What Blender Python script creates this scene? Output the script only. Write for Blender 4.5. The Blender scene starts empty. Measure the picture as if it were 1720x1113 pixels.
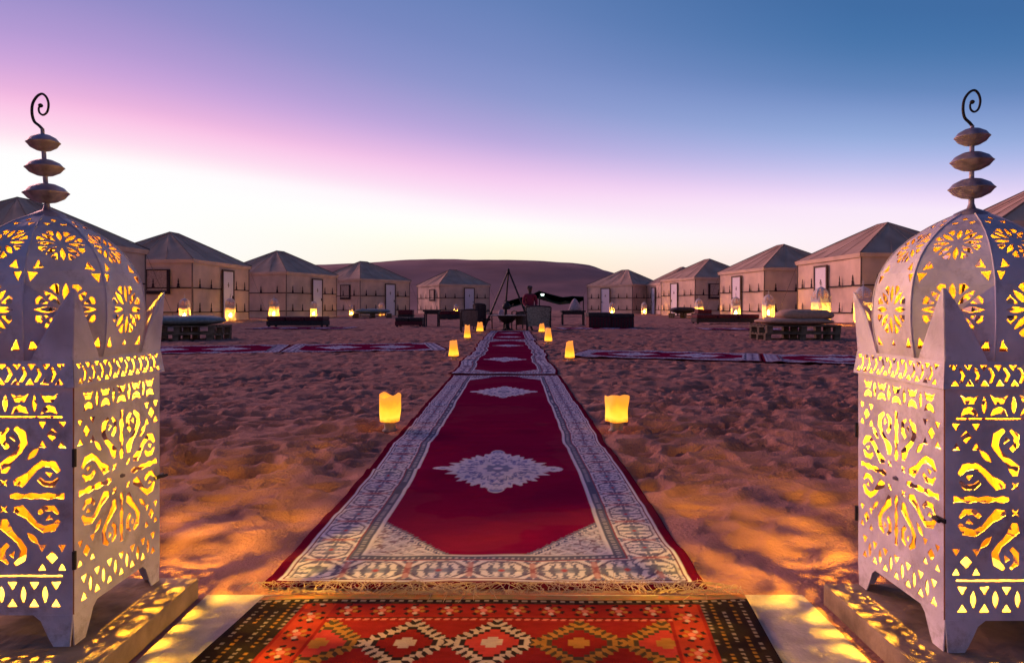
import bpy, bmesh, math, random
import numpy as np
from mathutils import Vector, Matrix
from mathutils.geometry import delaunay_2d_cdt
random.seed(7)
rng = np.random.default_rng(11)
sc = bpy.context.scene
R = math.radians

# ------------------------------------------------------------------ camera
H, F = 0.57, 1120.0                     # eye height (m) and focal length in photograph pixels
cam = bpy.data.cameras.new('camera'); camo = bpy.data.objects.new('camera', cam)
sc.collection.objects.link(camo); sc.camera = camo
cam.sensor_width = 36; cam.lens = 36 * F / 1720
cam.shift_y = -40.5 / 1720
cam.clip_start = 0.05; cam.clip_end = 6000
camo.location = (0, 0, H); camo.rotation_euler = (R(90), 0, 0)

# ------------------------------------------------------------------ sky
def lin(c):
    c = [x / 255 for x in c]
    return tuple((x / 12.92 if x <= 0.04045 else ((x + 0.055) / 1.055) ** 2.4) for x in c)
SUN_AZ, SUN_EL = -34.0, 5.0
w = bpy.data.worlds.new('World'); sc.world = w; w.use_nodes = True
nt = w.node_tree; nt.nodes.clear(); N = nt.nodes.new; Lk = nt.links.new
def wmath(op, a, b=None, clamp=False):
    n = N('ShaderNodeMath'); n.operation = op; n.use_clamp = clamp
    for i, v in enumerate((a, b)):
        if v is None: continue
        if isinstance(v, (int, float)): n.inputs[i].default_value = v
        else: Lk(v, n.inputs[i])
    return n.outputs[0]
tc = N('ShaderNodeTexCoord'); nrm = N('ShaderNodeVectorMath'); nrm.operation = 'NORMALIZE'
Lk(tc.outputs['Generated'], nrm.inputs[0]); sx = N('ShaderNodeSeparateXYZ'); Lk(nrm.outputs[0], sx.inputs[0])
elev = wmath('MULTIPLY', wmath('ARCSINE', sx.outputs[2]), 2 / math.pi)          # 0..1 for 0..90 deg
hz = wmath('SQRT', wmath('ADD', wmath('MULTIPLY', sx.outputs[0], sx.outputs[0]), wmath('ADD', wmath('MULTIPLY', sx.outputs[1], sx.outputs[1]), 1e-5)))
cs = wmath('DIVIDE', wmath('ADD', wmath('MULTIPLY', sx.outputs[0], math.sin(R(SUN_AZ))), wmath('MULTIPLY', sx.outputs[1], math.cos(R(SUN_AZ)))), hz)
def ramp(stops, src):
    r = N('ShaderNodeValToRGB'); r.color_ramp.interpolation = 'B_SPLINE'
    e = r.color_ramp.elements
    while len(e) > 1: e.remove(e[-1])
    for i, (d, c, g) in enumerate(stops):
        el = e[0] if i == 0 else e.new(d / 90)
        el.position = d / 90; l = lin(c); el.color = (l[0] * g, l[1] * g, l[2] * g, 1)
    Lk(src, r.inputs[0]); return r.outputs[0]
sq = wmath('SQRT', wmath('ADD', wmath('SUBTRACT', 1.0, cs), .012))
epk = wmath('MAXIMUM', wmath('SUBTRACT', 14.85, wmath('MULTIPLY', sq, 9.2)), 5.0)
tilt = wmath('DIVIDE', wmath('MULTIPLY', elev, 10.8), epk)          # bands of colour sink away from the sunset
rl = ramp([(0, (255, 235, 190), 1.0), (3, (255, 252, 222), 1.3), (6, (255, 255, 240), 1.6), (7.6, (255, 252, 248), 1.2), (8.6, (255, 243, 246), 1.0), (9.4, (255, 222, 240), 1), (10.7, (253, 194, 230), 1), (11.5, (236, 180, 222), 1), (12.9, (205, 165, 220), 1), (14.5, (180, 154, 212), 1), (17, (145, 140, 200), 1), (20.5, (116, 130, 190), 1), (27, (92, 120, 178), 1), (45, (66, 96, 152), 1), (90, (46, 70, 128), 1)], tilt)
rc = ramp([(0, (255, 226, 190), 1.0), (3, (255, 236, 206), 1.0), (5, (255, 247, 222), 1.05), (6.4, (255, 253, 242), 1.1), (7.6, (255, 244, 250), 1.02), (9, (252, 224, 248), 1), (10.7, (248, 204, 240), 1), (12.4, (214, 184, 230), 1), (13.8, (186, 170, 222), 1), (15.8, (160, 160, 212), 1), (17.6, (140, 152, 206), 1), (20.4, (122, 140, 196), 1), (24.7, (98, 128, 184), 1), (32, (84, 114, 170), 1), (50, (64, 94, 150), 1), (90, (46, 70, 128), 1)], tilt)
rr = ramp([(0, (250, 205, 195), 1.0), (3, (255, 226, 228), 1.0), (6, (255, 240, 246), 1.0), (9.8, (250, 234, 252), 1), (11, (240, 220, 250), 1), (12.1, (225, 210, 245), 1), (13.8, (195, 195, 238), 1), (15.5, (168, 182, 230), 1), (17.2, (148, 172, 220), 1), (19.7, (124, 150, 204), 1), (21.7, (102, 136, 190), 1), (25.3, (72, 118, 172), 1), (29, (65, 110, 165), 1), (40, (58, 98, 152), 1), (60, (50, 84, 140), 1), (90, (46, 70, 128), 1)], tilt)
f1 = wmath('DIVIDE', wmath('SUBTRACT', sq, .11), .317, True); f2 = wmath('DIVIDE', wmath('SUBTRACT', sq, .427), .303, True)
m1 = N('ShaderNodeMix'); m1.data_type = 'RGBA'; Lk(f1, m1.inputs[0]); Lk(rl, m1.inputs[6]); Lk(rc, m1.inputs[7])
mx = N('ShaderNodeMix'); mx.data_type = 'RGBA'; Lk(f2, mx.inputs[0]); Lk(m1.outputs[2], mx.inputs[6]); Lk(rr, mx.inputs[7])
dim = N('ShaderNodeMapRange'); Lk(cs, dim.inputs[0])
dim.inputs[1].default_value = -0.9; dim.inputs[2].default_value = 0.25; dim.inputs[3].default_value = 0.66; dim.inputs[4].default_value = 1.0
bg = N('ShaderNodeBackground'); Lk(mx.outputs[2], bg.inputs[0]); Lk(dim.outputs[0], bg.inputs[1])
wo = N('ShaderNodeOutputWorld'); Lk(bg.outputs[0], wo.inputs[0])

# ------------------------------------------------------------------ last glow of the sun
sl = bpy.data.lights.new('sun', 'SUN'); so = bpy.data.objects.new('sun', sl); sc.collection.objects.link(so)
sl.energy = 2.6; sl.angle = R(28); sl.color = (1.0, 0.45, 0.42)
sd = Vector((math.sin(R(SUN_AZ - 16)) * math.cos(R(17)), math.cos(R(SUN_AZ - 16)) * math.cos(R(17)), math.sin(R(17))))
so.rotation_euler = sd.to_track_quat('Z', 'Y').to_euler(); so.location = (-30, 40, 20)
# ------------------------------------------------------------------ exposure
vs = sc.view_settings; vs.view_transform = 'Standard'; vs.look = 'None'; vs.exposure = 0.0; vs.gamma = 1; vs.use_curve_mapping = False
cy = sc.cycles; cy.use_denoising = True; cy.max_bounces = 6; cy.diffuse_bounces = 3; cy.sample_clamp_indirect = 2.5
cy.transmission_bounces = 3; cy.use_light_tree = True; cy.caustics_reflective = False; cy.caustics_refractive = False

# ================================================================== helpers
C = sc.collection
def gpt(px, py, z=0.0):                 # ground point seen at a photograph pixel (used once, to lay the site out)
    Y = (H - z) * F / (py - 516.0); return ((px - 860) * Y / F, Y)
def xat(px, Y): return (px - 860) * Y / F

def mat(name, col, rough=0.8, metal=0.0, noise=0.12, nscale=20.0, bump=0.0, bscale=60.0, col2=None, spec=0.3, emit=None, estr=0, trans=0, attr=None, coord='Object', sheen=0):
    mt = bpy.data.materials.new(name); mt.use_nodes = True
    t = mt.node_tree; b = t.nodes['Principled BSDF']
    b.inputs['Roughness'].default_value = rough; b.inputs['Metallic'].default_value = metal
    b.inputs['Specular IOR Level'].default_value = spec
    tc = t.nodes.new('ShaderNodeTexCoord')
    nz = t.nodes.new('ShaderNodeTexNoise'); nz.inputs['Scale'].default_value = nscale; nz.inputs['Detail'].default_value = 6
    t.links.new(tc.outputs[coord], nz.inputs['Vector'])
    if attr:
        a = t.nodes.new('ShaderNodeAttribute'); a.attribute_name = attr; src = a.outputs['Color']
        mm = t.nodes.new('ShaderNodeMix'); mm.data_type = 'RGBA'; mm.blend_type = 'MULTIPLY'; mm.inputs[0].default_value = 1
        mr = t.nodes.new('ShaderNodeMapRange'); mr.inputs[3].default_value = 1 - noise * 2; mr.inputs[4].default_value = 1 + noise * 2
        t.links.new(nz.outputs[0], mr.inputs[0]); t.links.new(src, mm.inputs[6]); t.links.new(mr.outputs[0], mm.inputs[7])
        t.links.new(mm.outputs[2], b.inputs['Base Color'])
    else:
        c2 = col2 if col2 else tuple(x * (1 - 2.2 * noise) for x in col)
        c1 = col if col2 else tuple(min(1, x * (1 + 1.2 * noise)) for x in col)
        cr = t.nodes.new('ShaderNodeValToRGB'); cr.color_ramp.elements[0].position = .32; cr.color_ramp.elements[1].position = .68
        cr.color_ramp.elements[0].color = (*c2, 1); cr.color_ramp.elements[1].color = (*c1, 1)
        t.links.new(nz.outputs[0], cr.inputs[0]); t.links.new(cr.outputs[0], b.inputs['Base Color'])
    if bump:
        n2 = t.nodes.new('ShaderNodeTexNoise'); n2.inputs['Scale'].default_value = bscale; n2.inputs['Detail'].default_value = 5
        t.links.new(tc.outputs[coord], n2.inputs['Vector'])
        bp = t.nodes.new('ShaderNodeBump'); bp.inputs['Strength'].default_value = bump; bp.inputs['Distance'].default_value = 0.01
        t.links.new(n2.outputs[0], bp.inputs['Height']); t.links.new(bp.outputs[0], b.inputs['Normal'])
    if emit:
        b.inputs['Emission Color'].default_value = (*emit, 1); b.inputs['Emission Strength'].default_value = estr
    if sheen: b.inputs['Sheen Weight'].default_value = sheen
    return mt

class MB:
    def __init__(s): s.v = []; s.f = []; s.mi = []; s.cur = 0
    def add(s, vs, fs):
        o = len(s.v); s.v += [tuple(v) for v in vs]; s.f += [tuple(i + o for i in f) for f in fs]; s.mi += [s.cur] * len(fs); return s
    def box(s, x0, x1, y0, y1, z0, z1, M=None):
        vs = [Vector((x, y, z)) for z in (z0, z1) for x, y in ((x0, y0), (x1, y0), (x1, y1), (x0, y1))]
        if M: vs = [M @ v for v in vs]
        return s.add(vs, [(3, 2, 1, 0), (4, 5, 6, 7), (0, 1, 5, 4), (1, 2, 6, 5), (2, 3, 7, 6), (3, 0, 4, 7)])
    def tube(s, pts, r, n=6):
        pts = [Vector(p) for p in pts]; k = len(pts); rs = r if isinstance(r, (list, tuple)) else [r] * k
        up = Vector((0.13, 0.97, 0.21)); rings = []
        for i, p in enumerate(pts):
            t = (pts[min(i + 1, k - 1)] - pts[max(i - 1, 0)]).normalized()
            if abs(t.dot(up)) > .95: up = Vector((1, 0.1, 0))
            a = t.cross(up).normalized(); b = t.cross(a)
            rings.append([p + (a * math.cos(2 * math.pi * j / n) + b * math.sin(2 * math.pi * j / n)) * rs[i] for j in range(n)])
        vs = [v for q in rings for v in q]; fs = []
        for i in range(k - 1):
            for j in range(n): fs.append((i * n + j, i * n + (j + 1) % n, (i + 1) * n + (j + 1) % n, (i + 1) * n + j))
        fs.append(tuple(range(n))[::-1]); fs.append(tuple((k - 1) * n + j for j in range(n)))
        return s.add(vs, fs)
    def lathe(s, prof, n=24, c=(0, 0, 0), jit=None):
        vs = []; k = len(prof)
        for i, (r, z) in enumerate(prof):
            for j in range(n):
                a = 2 * math.pi * j / n; rr_ = r * (jit(i, j) if jit else 1)
                vs.append((c[0] + rr_ * math.cos(a), c[1] + rr_ * math.sin(a), c[2] + z))
        fs = [(i * n + j, i * n + (j + 1) % n, (i + 1) * n + (j + 1) % n, (i + 1) * n + j) for i in range(k - 1) for j in range(n)]
        return s.add(vs, fs)
    def mesh(s, name, mats, smooth=False, bevel=0):
        me = bpy.data.meshes.new(name); me.from_pydata(s.v, [], s.f)
        for q in (mats if isinstance(mats, (list, tuple)) else [mats]): me.materials.append(q)
        me.polygons.foreach_set('material_index', s.mi)
        bm = bmesh.new(); bm.from_mesh(me); bmesh.ops.recalc_face_normals(bm, faces=bm.faces)
        if bevel: bmesh.ops.bevel(bm, geom=[e for e in bm.edges if e.is_manifold and e.calc_face_angle(0) > .6], offset=bevel, segments=2, affect='EDGES', profile=.6)
        bm.to_mesh(me); bm.free()
        if smooth: me.polygons.foreach_set('use_smooth', [True] * len(me.polygons))
        return me
    def obj(s, name, mats, parent=None, smooth=False, bevel=0):
        return link(name, s.mesh(name, mats, smooth, bevel), parent)
def link(name, me, parent=None):
    o = bpy.data.objects.new(name, me); C.objects.link(o)
    if parent: o.parent = parent
    return o
def tag(o, label=None, cat=None, group=None, kind=None):
    if label: o['label'] = label
    if cat: o['category'] = cat
    if group: o['group'] = group
    if kind: o['kind'] = kind
    return o
def empty(name, loc, rz=0, label=None, cat=None, group=None, sc_=1):
    o = bpy.data.objects.new(name, None); C.objects.link(o); o.empty_display_size = .1
    o.location = loc; o.rotation_euler = (0, 0, rz); o.scale = (sc_,) * 3
    return tag(o, label, cat, group)
def copy_tree(o, parent=None):
    c = o.copy(); C.objects.link(c); c.parent = parent
    for ch in list(o.children): copy_tree(ch, c)
    return c

# ---- numpy noise
def _h(ix, iy, s):
    n = (ix * 374761393 + iy * 668265263 + s * 2147483647) & 0xFFFFFFFF
    n = ((n ^ (n >> 13)) * 1274126177) & 0xFFFFFFFF
    n = ((n ^ (n >> 16)) * 2246822519) & 0xFFFFFFFF
    return ((n ^ (n >> 15)) & 0xFFFFFF) / float(0xFFFFFF)
def vn(x, y, s=0):
    ix = np.floor(x).astype(np.int64); iy = np.floor(y).astype(np.int64); fx = x - ix; fy = y - iy
    fx = fx * fx * (3 - 2 * fx); fy = fy * fy * (3 - 2 * fy)
    return (_h(ix, iy, s) * (1 - fx) + _h(ix + 1, iy, s) * fx) * (1 - fy) + (_h(ix, iy + 1, s) * (1 - fx) + _h(ix + 1, iy + 1, s) * fx) * fy
def fbm(x, y, s=0, o=4):
    t = 0; a = .5
    for i in range(o): t = t + a * (vn(x, y, s + i) - .5) * 2; x = x * 2.03 + 7.1; y = y * 2.03 + 3.7; a *= .5
    return t
def worley(x, y, s=0):
    ix = np.floor(x).astype(np.int64); iy = np.floor(y).astype(np.int64); d1 = np.full(x.shape, 9.0); d2 = d1.copy(); rid = d1.copy()
    for i in (-1, 0, 1):
        for j in (-1, 0, 1):
            cx = ix + i; cyy = iy + j
            d = np.sqrt((cx + _h(cx, cyy, s) - x) ** 2 + (cyy + _h(cx, cyy, s + 9) - y) ** 2)
            rid = np.where(d < d1, _h(cx, cyy, s + 21), rid); d2 = np.where(d < d1, d1, np.minimum(d2, d)); d1 = np.minimum(d1, d)
    return d1, d2, rid
def sstep(a, b, x):
    t = np.clip((x - a) / (b - a), 0, 1); return t * t * (3 - 2 * t)

# ================================================================== sand ground
FLAT = []      # rectangles (cx, cy, angle, halfwidth, halflength, depth)
def flat_rect(cx, cy, ang, hw, hl, d=0.022): FLAT.append((cx, cy, ang, hw, hl, d))
RUNX = -0.061
flat_rect(RUNX, 3.5, 0, .455, 2.25); flat_rect(RUNX, 10.7, 0, .455, 5.2)
flat_rect(-.02, 0.6, 0, .60, .75, .02)
flat_rect(-.80, 1.16, 0, .20, .20, .015); flat_rect(.80, 1.14, 0, .20, .20, .015)
CROSS = [((-1.00, 9.55), (-3.09, 9.11), 1.8), ((-3.09, 9.11), (-5.3, 8.55), 1.8), ((.78, 8.15), (2.79, 7.44), 1.2), ((2.79, 7.43), (4.9, 6.7), 1.2),
         ((-4.3, 18.0), (-6.9, 18.0), 1.6), ((4.9, 17.3), (7.6, 17.1), 1.5), ((1.2, 17.6), (3.3, 17.8), 1.6)]
for (p, q, wd) in CROSS:
    a = math.atan2(q[1] - p[1], q[0] - p[0]); L = math.dist(p, q)
    flat_rect((p[0] + q[0]) / 2, (p[1] + q[1]) / 2, a - math.pi / 2, wd / 2, L / 2, .03)
def ground_z(x, y):
    near = sstep(1.35, 2.5, y)
    wx = x + .10 * fbm(x * 2.2, y * 2.2, 50, 2); wy = y + .10 * fbm(x * 2.2 + 9, y * 2.2, 60, 2)
    d1, d2, rd1 = worley(wx * 4.6, wy * 6.4, 3)
    e1, e2, re1 = worley(wx * 8.5 + 3, wy * 12.5, 5)
    amp = .25 + 1.0 * sstep(.28, .70, .6 * vn(x * .7, y * .7, 8) + .4 * vn(x * 2.1, y * 2.1, 18))
    dim1 = sstep(0.02, .50, d2 - d1) * (.15 + 1.5 * rd1 ** 1.8); dim2 = sstep(0.02, .45, e2 - e1) * (.2 + 1.5 * re1 ** 1.8)
    h = -(.046 * dim1 * amp + .022 * dim2) * (.10 + .90 * near)
    h = h + (.012 + .020 * near) * fbm(x * 1.3, y * 1.9, 20, 4) + .008 * fbm(x * 9, y * 16, 30, 3) + .003 * fbm(x * 30, y * 48, 34, 2) + .012
    h = h + (1 - near) * .009 * np.sin((y + .35 * x * np.sign(-x) + .12 * fbm(x * 2, y * 2, 70, 2)) * 15 + 4 * fbm(x * .9, y * .9, 77, 2))
    far = sstep(18, 60, y)
    h = h * (1 - .3 * far) + .05 * fbm(x * .15, y * .15, 40, 2) * sstep(12, 25, y)
    for (cx, cyy, a, hw, hl, dp) in FLAT:
        ca, sa = math.cos(a), math.sin(a); ux = (x - cx) * ca + (y - cyy) * sa; uy = -(x - cx) * sa + (y - cyy) * ca
        dd = np.maximum(np.abs(ux) - hw, np.abs(uy) - hl); mk = sstep(-.03, .10, dd)
        h = h * mk - dp * (1 - sstep(-.06, -.01, dd))
    return h
ys = [-400, -150, -60, -25, -10, -5, -2.5, -1.2, -.5, 0, .3, .6]
y = .6
while y < 22: y += max(.011, .0062 * y); ys.append(y)
while y < 60: y *= 1.02; ys.append(y)
while y < 3500: y *= 1.12; ys.append(y)
us = list(np.linspace(-.98, .98, 640)); us = [-9, -5, -3, -2, -1.6, -1.35, -1.2, -1.1, -1.03] + us + [1.03, 1.1, 1.2, 1.35, 1.6, 2, 3, 5, 9]
Yg, Ug = np.meshgrid(np.array(ys), np.array(us), indexing='ij'); Xg = Ug * (np.abs(Yg) + .35)
Zg = ground_z(Xg, Yg)
def grid_mesh(name, X, Y, Z, mt, col=None, smooth=True):
    nr, nc = X.shape; me = bpy.data.meshes.new(name)
    co = np.stack([X, Y, Z], -1).reshape(-1, 3).astype(np.float32)
    i = np.arange((nr - 1) * (nc - 1)); r = i // (nc - 1); c = i % (nc - 1); a = r * nc + c
    q = np.stack([a, a + 1, a + nc + 1, a + nc], -1).astype(np.int32)
    me.vertices.add(len(co)); me.vertices.foreach_set('co', co.ravel())
    me.loops.add(q.size); me.loops.foreach_set('vertex_index', q.ravel())
    me.polygons.add(len(q)); me.polygons.foreach_set('loop_start', np.arange(0, q.size, 4, dtype=np.int32))
    me.polygons.foreach_set('use_smooth', np.full(len(q), smooth))
    me.update(calc_edges=True)
    if col is not None:
        at = me.color_attributes.new('weave', 'FLOAT_COLOR', 'POINT')
        at.data.foreach_set('color', np.concatenate([col.reshape(-1, 3), np.ones((len(co), 1))], 1).astype(np.float32).ravel())
    me.materials.append(mt); return me
M_sand = mat('sand_material', (.42, .192, .15), .95, noise=.13, nscale=5.0, bump=.9, bscale=110, spec=.1)
tag(link('sand_ground', grid_mesh('sand_ground', Xg, Yg, Zg, M_sand)), kind='structure')

# far dune
xs = np.linspace(-260, 160, 300); vv = np.linspace(0, 1, 60); Xd, Vd = np.meshgrid(xs, vv)
px = 860 + xs / 220 * F
crest_py = np.interp(px, [-400, 100, 300, 420, 470, 525, 640, 700, 850, 900, 960, 990, 1022, 1060, 1200, 1600], [508, 500, 480, 462, 452, 443, 440, 438.5, 439.5, 441, 446, 451, 462, 476, 500, 514])
crest = (516 - crest_py) / F * 220 + .57 + .35 * fbm(xs * .05, xs * 0, 2, 3)
Zd = np.sin(np.clip(Vd, 0, .7) / .7 * math.pi / 2) ** 1.35 * crest[None, :]
Zd = np.where(Vd > .7, Zd * np.cos((Vd - .7) / .3 * 1.5), Zd) - .3 + (1.0 * fbm(Xd * .03 + 3 * Vd, Vd * 5, 5, 4) + 2.6 * (np.abs(fbm(Xd * .014 - 2 * Vd, Vd * 2.4, 15, 3)) - .2)) * np.sin(Vd * math.pi) ** 1 * np.where(Vd < .68, 1, .2) * np.clip(crest[None, :] / 10, 0, 1)
Yd = 120 + Vd * 143
M_dune = mat('dune_sand', (.42, .215, .19), .95, noise=.10, nscale=.08, bump=.5, bscale=.6, spec=.1)
tag(link('sand_dune', grid_mesh('sand_dune', Xd, Yd, Zd, M_dune)), kind='structure')

# ================================================================== woven rugs
IV = np.array((.57, .53, .62)); NV = np.array((.045, .055, .15)); CR = np.array((.165, .004, .040)); MG = np.array((.11, .004, .022)); BLG = np.array((.17, .19, .30))
def put(col, mask, c, k=1.0):
    mk = np.clip(mask, 0, 1)[..., None] * k; col[:] = col * (1 - mk) + np.asarray(c) * mk
def step(x, w=.0012): return np.clip(x / w + .5, 0, 1)
def runner_pattern(u, v, W, L, meds, sw=1.0):
    hw = W / 2; e = np.minimum(hw - np.abs(u), np.minimum(v, L - v) + .006); col = np.empty(u.shape + (3,)); col[:] = MG
    put(col, step(e - .024), IV); put(col, step(e - .031) * step(.035 - e), MG)
    B0, B1 = .035 * sw, .135 * sw
    side = (hw - np.abs(u)) < np.minimum(v, L - v) + .006
    s = np.where(side, v, u + L); t = (e - B0) / (B1 - B0)
    P = .135; q = np.abs((s / P) % 1 - .5) * 2; r = np.abs(t - .5) * 2; inb = step(e - B0) * step(B1 - e)
    n = vn(q * 5.5 + 3, r * 4.5, 4) ; n2 = vn(q * 12 + 3, r * 9, 14)
    body = np.clip((.55 * n + .45 * n2 - .50) * 16, 0, 1)
    put(col, inb * body, NV, .85)
    hexo = np.abs(np.maximum(r * .95, (q * .75 + r * .55)) - .80); put(col, inb * step(.055 - hexo, .03), (.07, .05, .12), .9)
    fl = np.hypot(q * 1.1, r * 1.1); put(col, inb * step(.34 - fl - .10 * np.cos(np.arctan2(r, q) * 6), .06), BLG, .9); put(col, inb * step(.12 - fl, .05), (.35, .05, .07))
    put(col, inb * step(.10 - np.abs(q - 1), .04) * (r < .8), (.30, .08, .10), .7)
    put(col, step(e - B1) * step(B1 + .005 - e), (.25, .05, .08)); put(col, step(e - B1 - .005) * step(B1 + .030 * sw - e), BLG * .55)
    zz = np.abs((s / .014) % 1 - .5); put(col, step(e - B1 - .011) * step(B1 + .022 * sw - e) * (zz < .2), IV, .55)
    F0 = B1 + .030 * sw; put(col, step(e - F0) * step(F0 + .009 - e), IV * .95); put(col, step(e - F0 - .009), CR)
    # spandrel corners
    fu = hw - F0 - .009 - np.abs(u); fv = np.minimum(v, L - v) + .006 - F0 - .009; inf = step(e - F0 - .009)
    ser = .006 * (np.abs(((fu - fv) / .016) % 1 - .5) * 4 - 1)
    sp = .19 - (fu + fv * .80) + ser; put(col, inf * step(sp), BLG * .8); put(col, inf * step(sp - .012), IV * .85); put(col, inf * step(sp - .020) * step(.026 - sp), NV)
    ins = inf * step(sp - .026)
    la = np.minimum(np.abs(((fu * .9 + fv) / .042) % 1 - .5), np.abs(((fu * .9 - fv) / .042) % 1 - .5)); put(col, ins, IV * .55 + BLG * .35); put(col, ins * step(.10 - la, .05), IV * .98)
    put(col, ins * np.clip((vn(u * 160, v * 160, 3) - .62) * 10, 0, 1), (.12, .06, .10), .8)
    for mv in meds:
        a, b = .205 * W / .9, .285; x = np.abs(u) / a; y_ = np.abs(v - mv) / b; an = np.arctan2(y_, x)
        dia = (x ** 1.22 + y_ ** 1.22) ** .82 * 1.02; dd = dia + .10 * np.abs(np.sin(an * 9)) - .05 * np.cos(an * 34) + .25 * x * y_ * -1
        dd = np.minimum(dd, np.hypot((x - .93) * 2.4, y_ * 3.2) * 1.0 + .55); dd = np.minimum(dd, np.hypot(x * 3.2, (y_ - .90) * 2.4) + .55)
        put(col, step(.97 - dd, .03), IV * .92)
        mn = .5 * vn(x * 13 + 2, y_ * 13, 7) + .5 * vn(x * 26, y_ * 26, 8); put(col, step(.90 - dd, .03) * np.clip((mn - .56) * 12, 0, 1), NV * 2.0, .75)
        put(col, step(.03 - np.abs(dd - .62), .02), NV * 1.5, .7); put(col, step(.22 - np.hypot(x, y_) + .03 * np.cos(an * 8), .03), BLG); put(col, step(.08 - np.hypot(x, y_), .03), IV)
    col *= (1 + .10 * fbm(u * 30, v * 60, 91, 3) + .10 * fbm(u * 1.7, v * 3.1, 92, 3))[..., None]
    put(col, np.clip((fbm(u * 3, v * 4, 95, 4) - .12) * 1.6, 0, .10), (.30, .14, .12), .5)      # blown sand dust
    return np.clip(col, 0.002, 1)
M_rug = mat('woven_rug', (1, 1, 1), .95, noise=.06, nscale=400, bump=.35, bscale=500, spec=.0, attr='weave')
def sheet_closed(name, X, Y, Z, col, mt, thick=.008):
    # adds a narrow hem that folds down all round, so the rug has thickness
    def ring(A, d=0.0): return np.pad(A, 1, mode='edge') + 0
    Xr, Yr, Zr = ring(X), ring(Y), ring(Z); cr = np.pad(col, ((1, 1), (1, 1), (0, 0)), mode='edge')
    for sl_ in ((0, slice(None)), (-1, slice(None)), (slice(None), 0), (slice(None), -1)): Zr[sl_] -= thick
    return link(name, grid_mesh(name, Xr, Yr, Zr, mt, cr))
def runner(x0, y0, ang, W, L, vs_, nu, meds, label, group, zb=.004, name='carpet_runner', wob=.013, sw=1.0):
    us_ = np.linspace(-W / 2, W / 2, nu); V, U = np.meshgrid(np.array(vs_), us_, indexing='ij')
    col = runner_pattern(U, V, W, L, meds, sw)
    edge = wob * fbm(V * 1.1, V * 0 + 5, int(y0 * 10) + 3, 3) * 2 + wob * .8 * fbm(V * 3, V * 0, int(y0 * 7) + 13, 2)
    lx = U + edge; ca, sa = math.cos(ang), math.sin(ang)
    X = x0 + lx * ca - V * sa; Y = y0 + lx * sa + V * ca
    Z = zb + .009 * np.maximum(0, fbm(U * 1.6, V * 6.5, 33, 3)) * 2 + .004 * sstep(.1, .6, fbm(U * 3, V * 9, 35, 3)) + .0015
    root = sheet_closed(name, X, Y, Z, col, M_rug); tag(root, label, 'carpet', group)
    return root
def vrows(y0, L, k=.0042, mn=.0035, mx=.03):
    v = [0.0]
    while v[-1] < L: v.append(min(L, v[-1] + min(mx, max(mn, k * (y0 + v[-1]) * .8))))
    return v
G = 'red carpets laid end to end as a path'
M_fr = mat('fringe_thread', (.42, .29, .24), .9, noise=.1)
def fringe(parent, x0, x1, yv, length, n, zb, seed, away=-1):
    rd = random.Random(seed); mb = MB()
    for i in range(n):
        x = x0 + (x1 - x0) * (i + rd.random() * .7) / n; l = length * rd.uniform(.35, 1.5) * (1 + .7 * math.sin(x * 11 + seed)); a = rd.uniform(-1.1, 1.1) + .6 * math.sin(x * 23); pts = []
        for k in range(5):
            t = k / 4; pts.append((x + l * t * math.sin(a) + .006 * math.sin(t * 5 + i) * t, yv + away * l * t * math.cos(a), zb + .006 * math.sin(t * math.pi) * rd.random() + .001 + rd.random() * .002))
        mb.tube(pts, [.0009, .0008, .0008, .0006, .0004], 3)
    o = mb.obj('fringe', M_fr, parent); o['kind'] = 'stuff'; return o
c1 = runner(RUNX, 1.350, 0, .90, 4.22, vrows(1.35, 4.22), 250, (.98, 3.12), 'nearest crimson carpet runner with ivory borders, fringed end behind the tribal rug', G)
fringe(c1, RUNX - .47, RUNX + .46, 1.352, .045, 260, .010, 3)
c2 = runner(RUNX + .005, 5.60, 0, .92, 5.62, vrows(5.6, 5.62), 150, (1.55, 4.15), 'middle crimson carpet runner starting at the seam beyond the two big paper lights', G, zb=.010, wob=.03)
c3 = runner(RUNX + .01, 11.24, 0, .94, 4.5, vrows(11.24, 4.5), 110, (1.2, 3.2), 'farthest crimson carpet runner ending at the fire bowl', G, zb=.014, wob=.012)
names = ['cross carpet branching left from the path, part nearest the path', 'cross carpet at far left of the path reaching behind the left lantern', 'cross carpet branching right from the path, part nearest the path', 'cross carpet at far right reaching behind the right lantern',
         'faint red rug on the sand before the low dark bench at left', 'faint red rug lying in front of the long dark bench at right', 'faint red rug on the sand right of the fire circle chairs']
for i, (p, q, wd) in enumerate(CROSS):
    L = math.dist(p, q); a = math.atan2(q[1] - p[1], q[0] - p[0]) - math.pi / 2
    runner(p[0], p[1], a, wd, L, list(np.linspace(0, L, 150)), 90, (L * .33, L * .67), names[i], 'red rugs branching off and lying beside the path', zb=.012, name='cross_carpet', wob=.02, sw=1.25)

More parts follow.
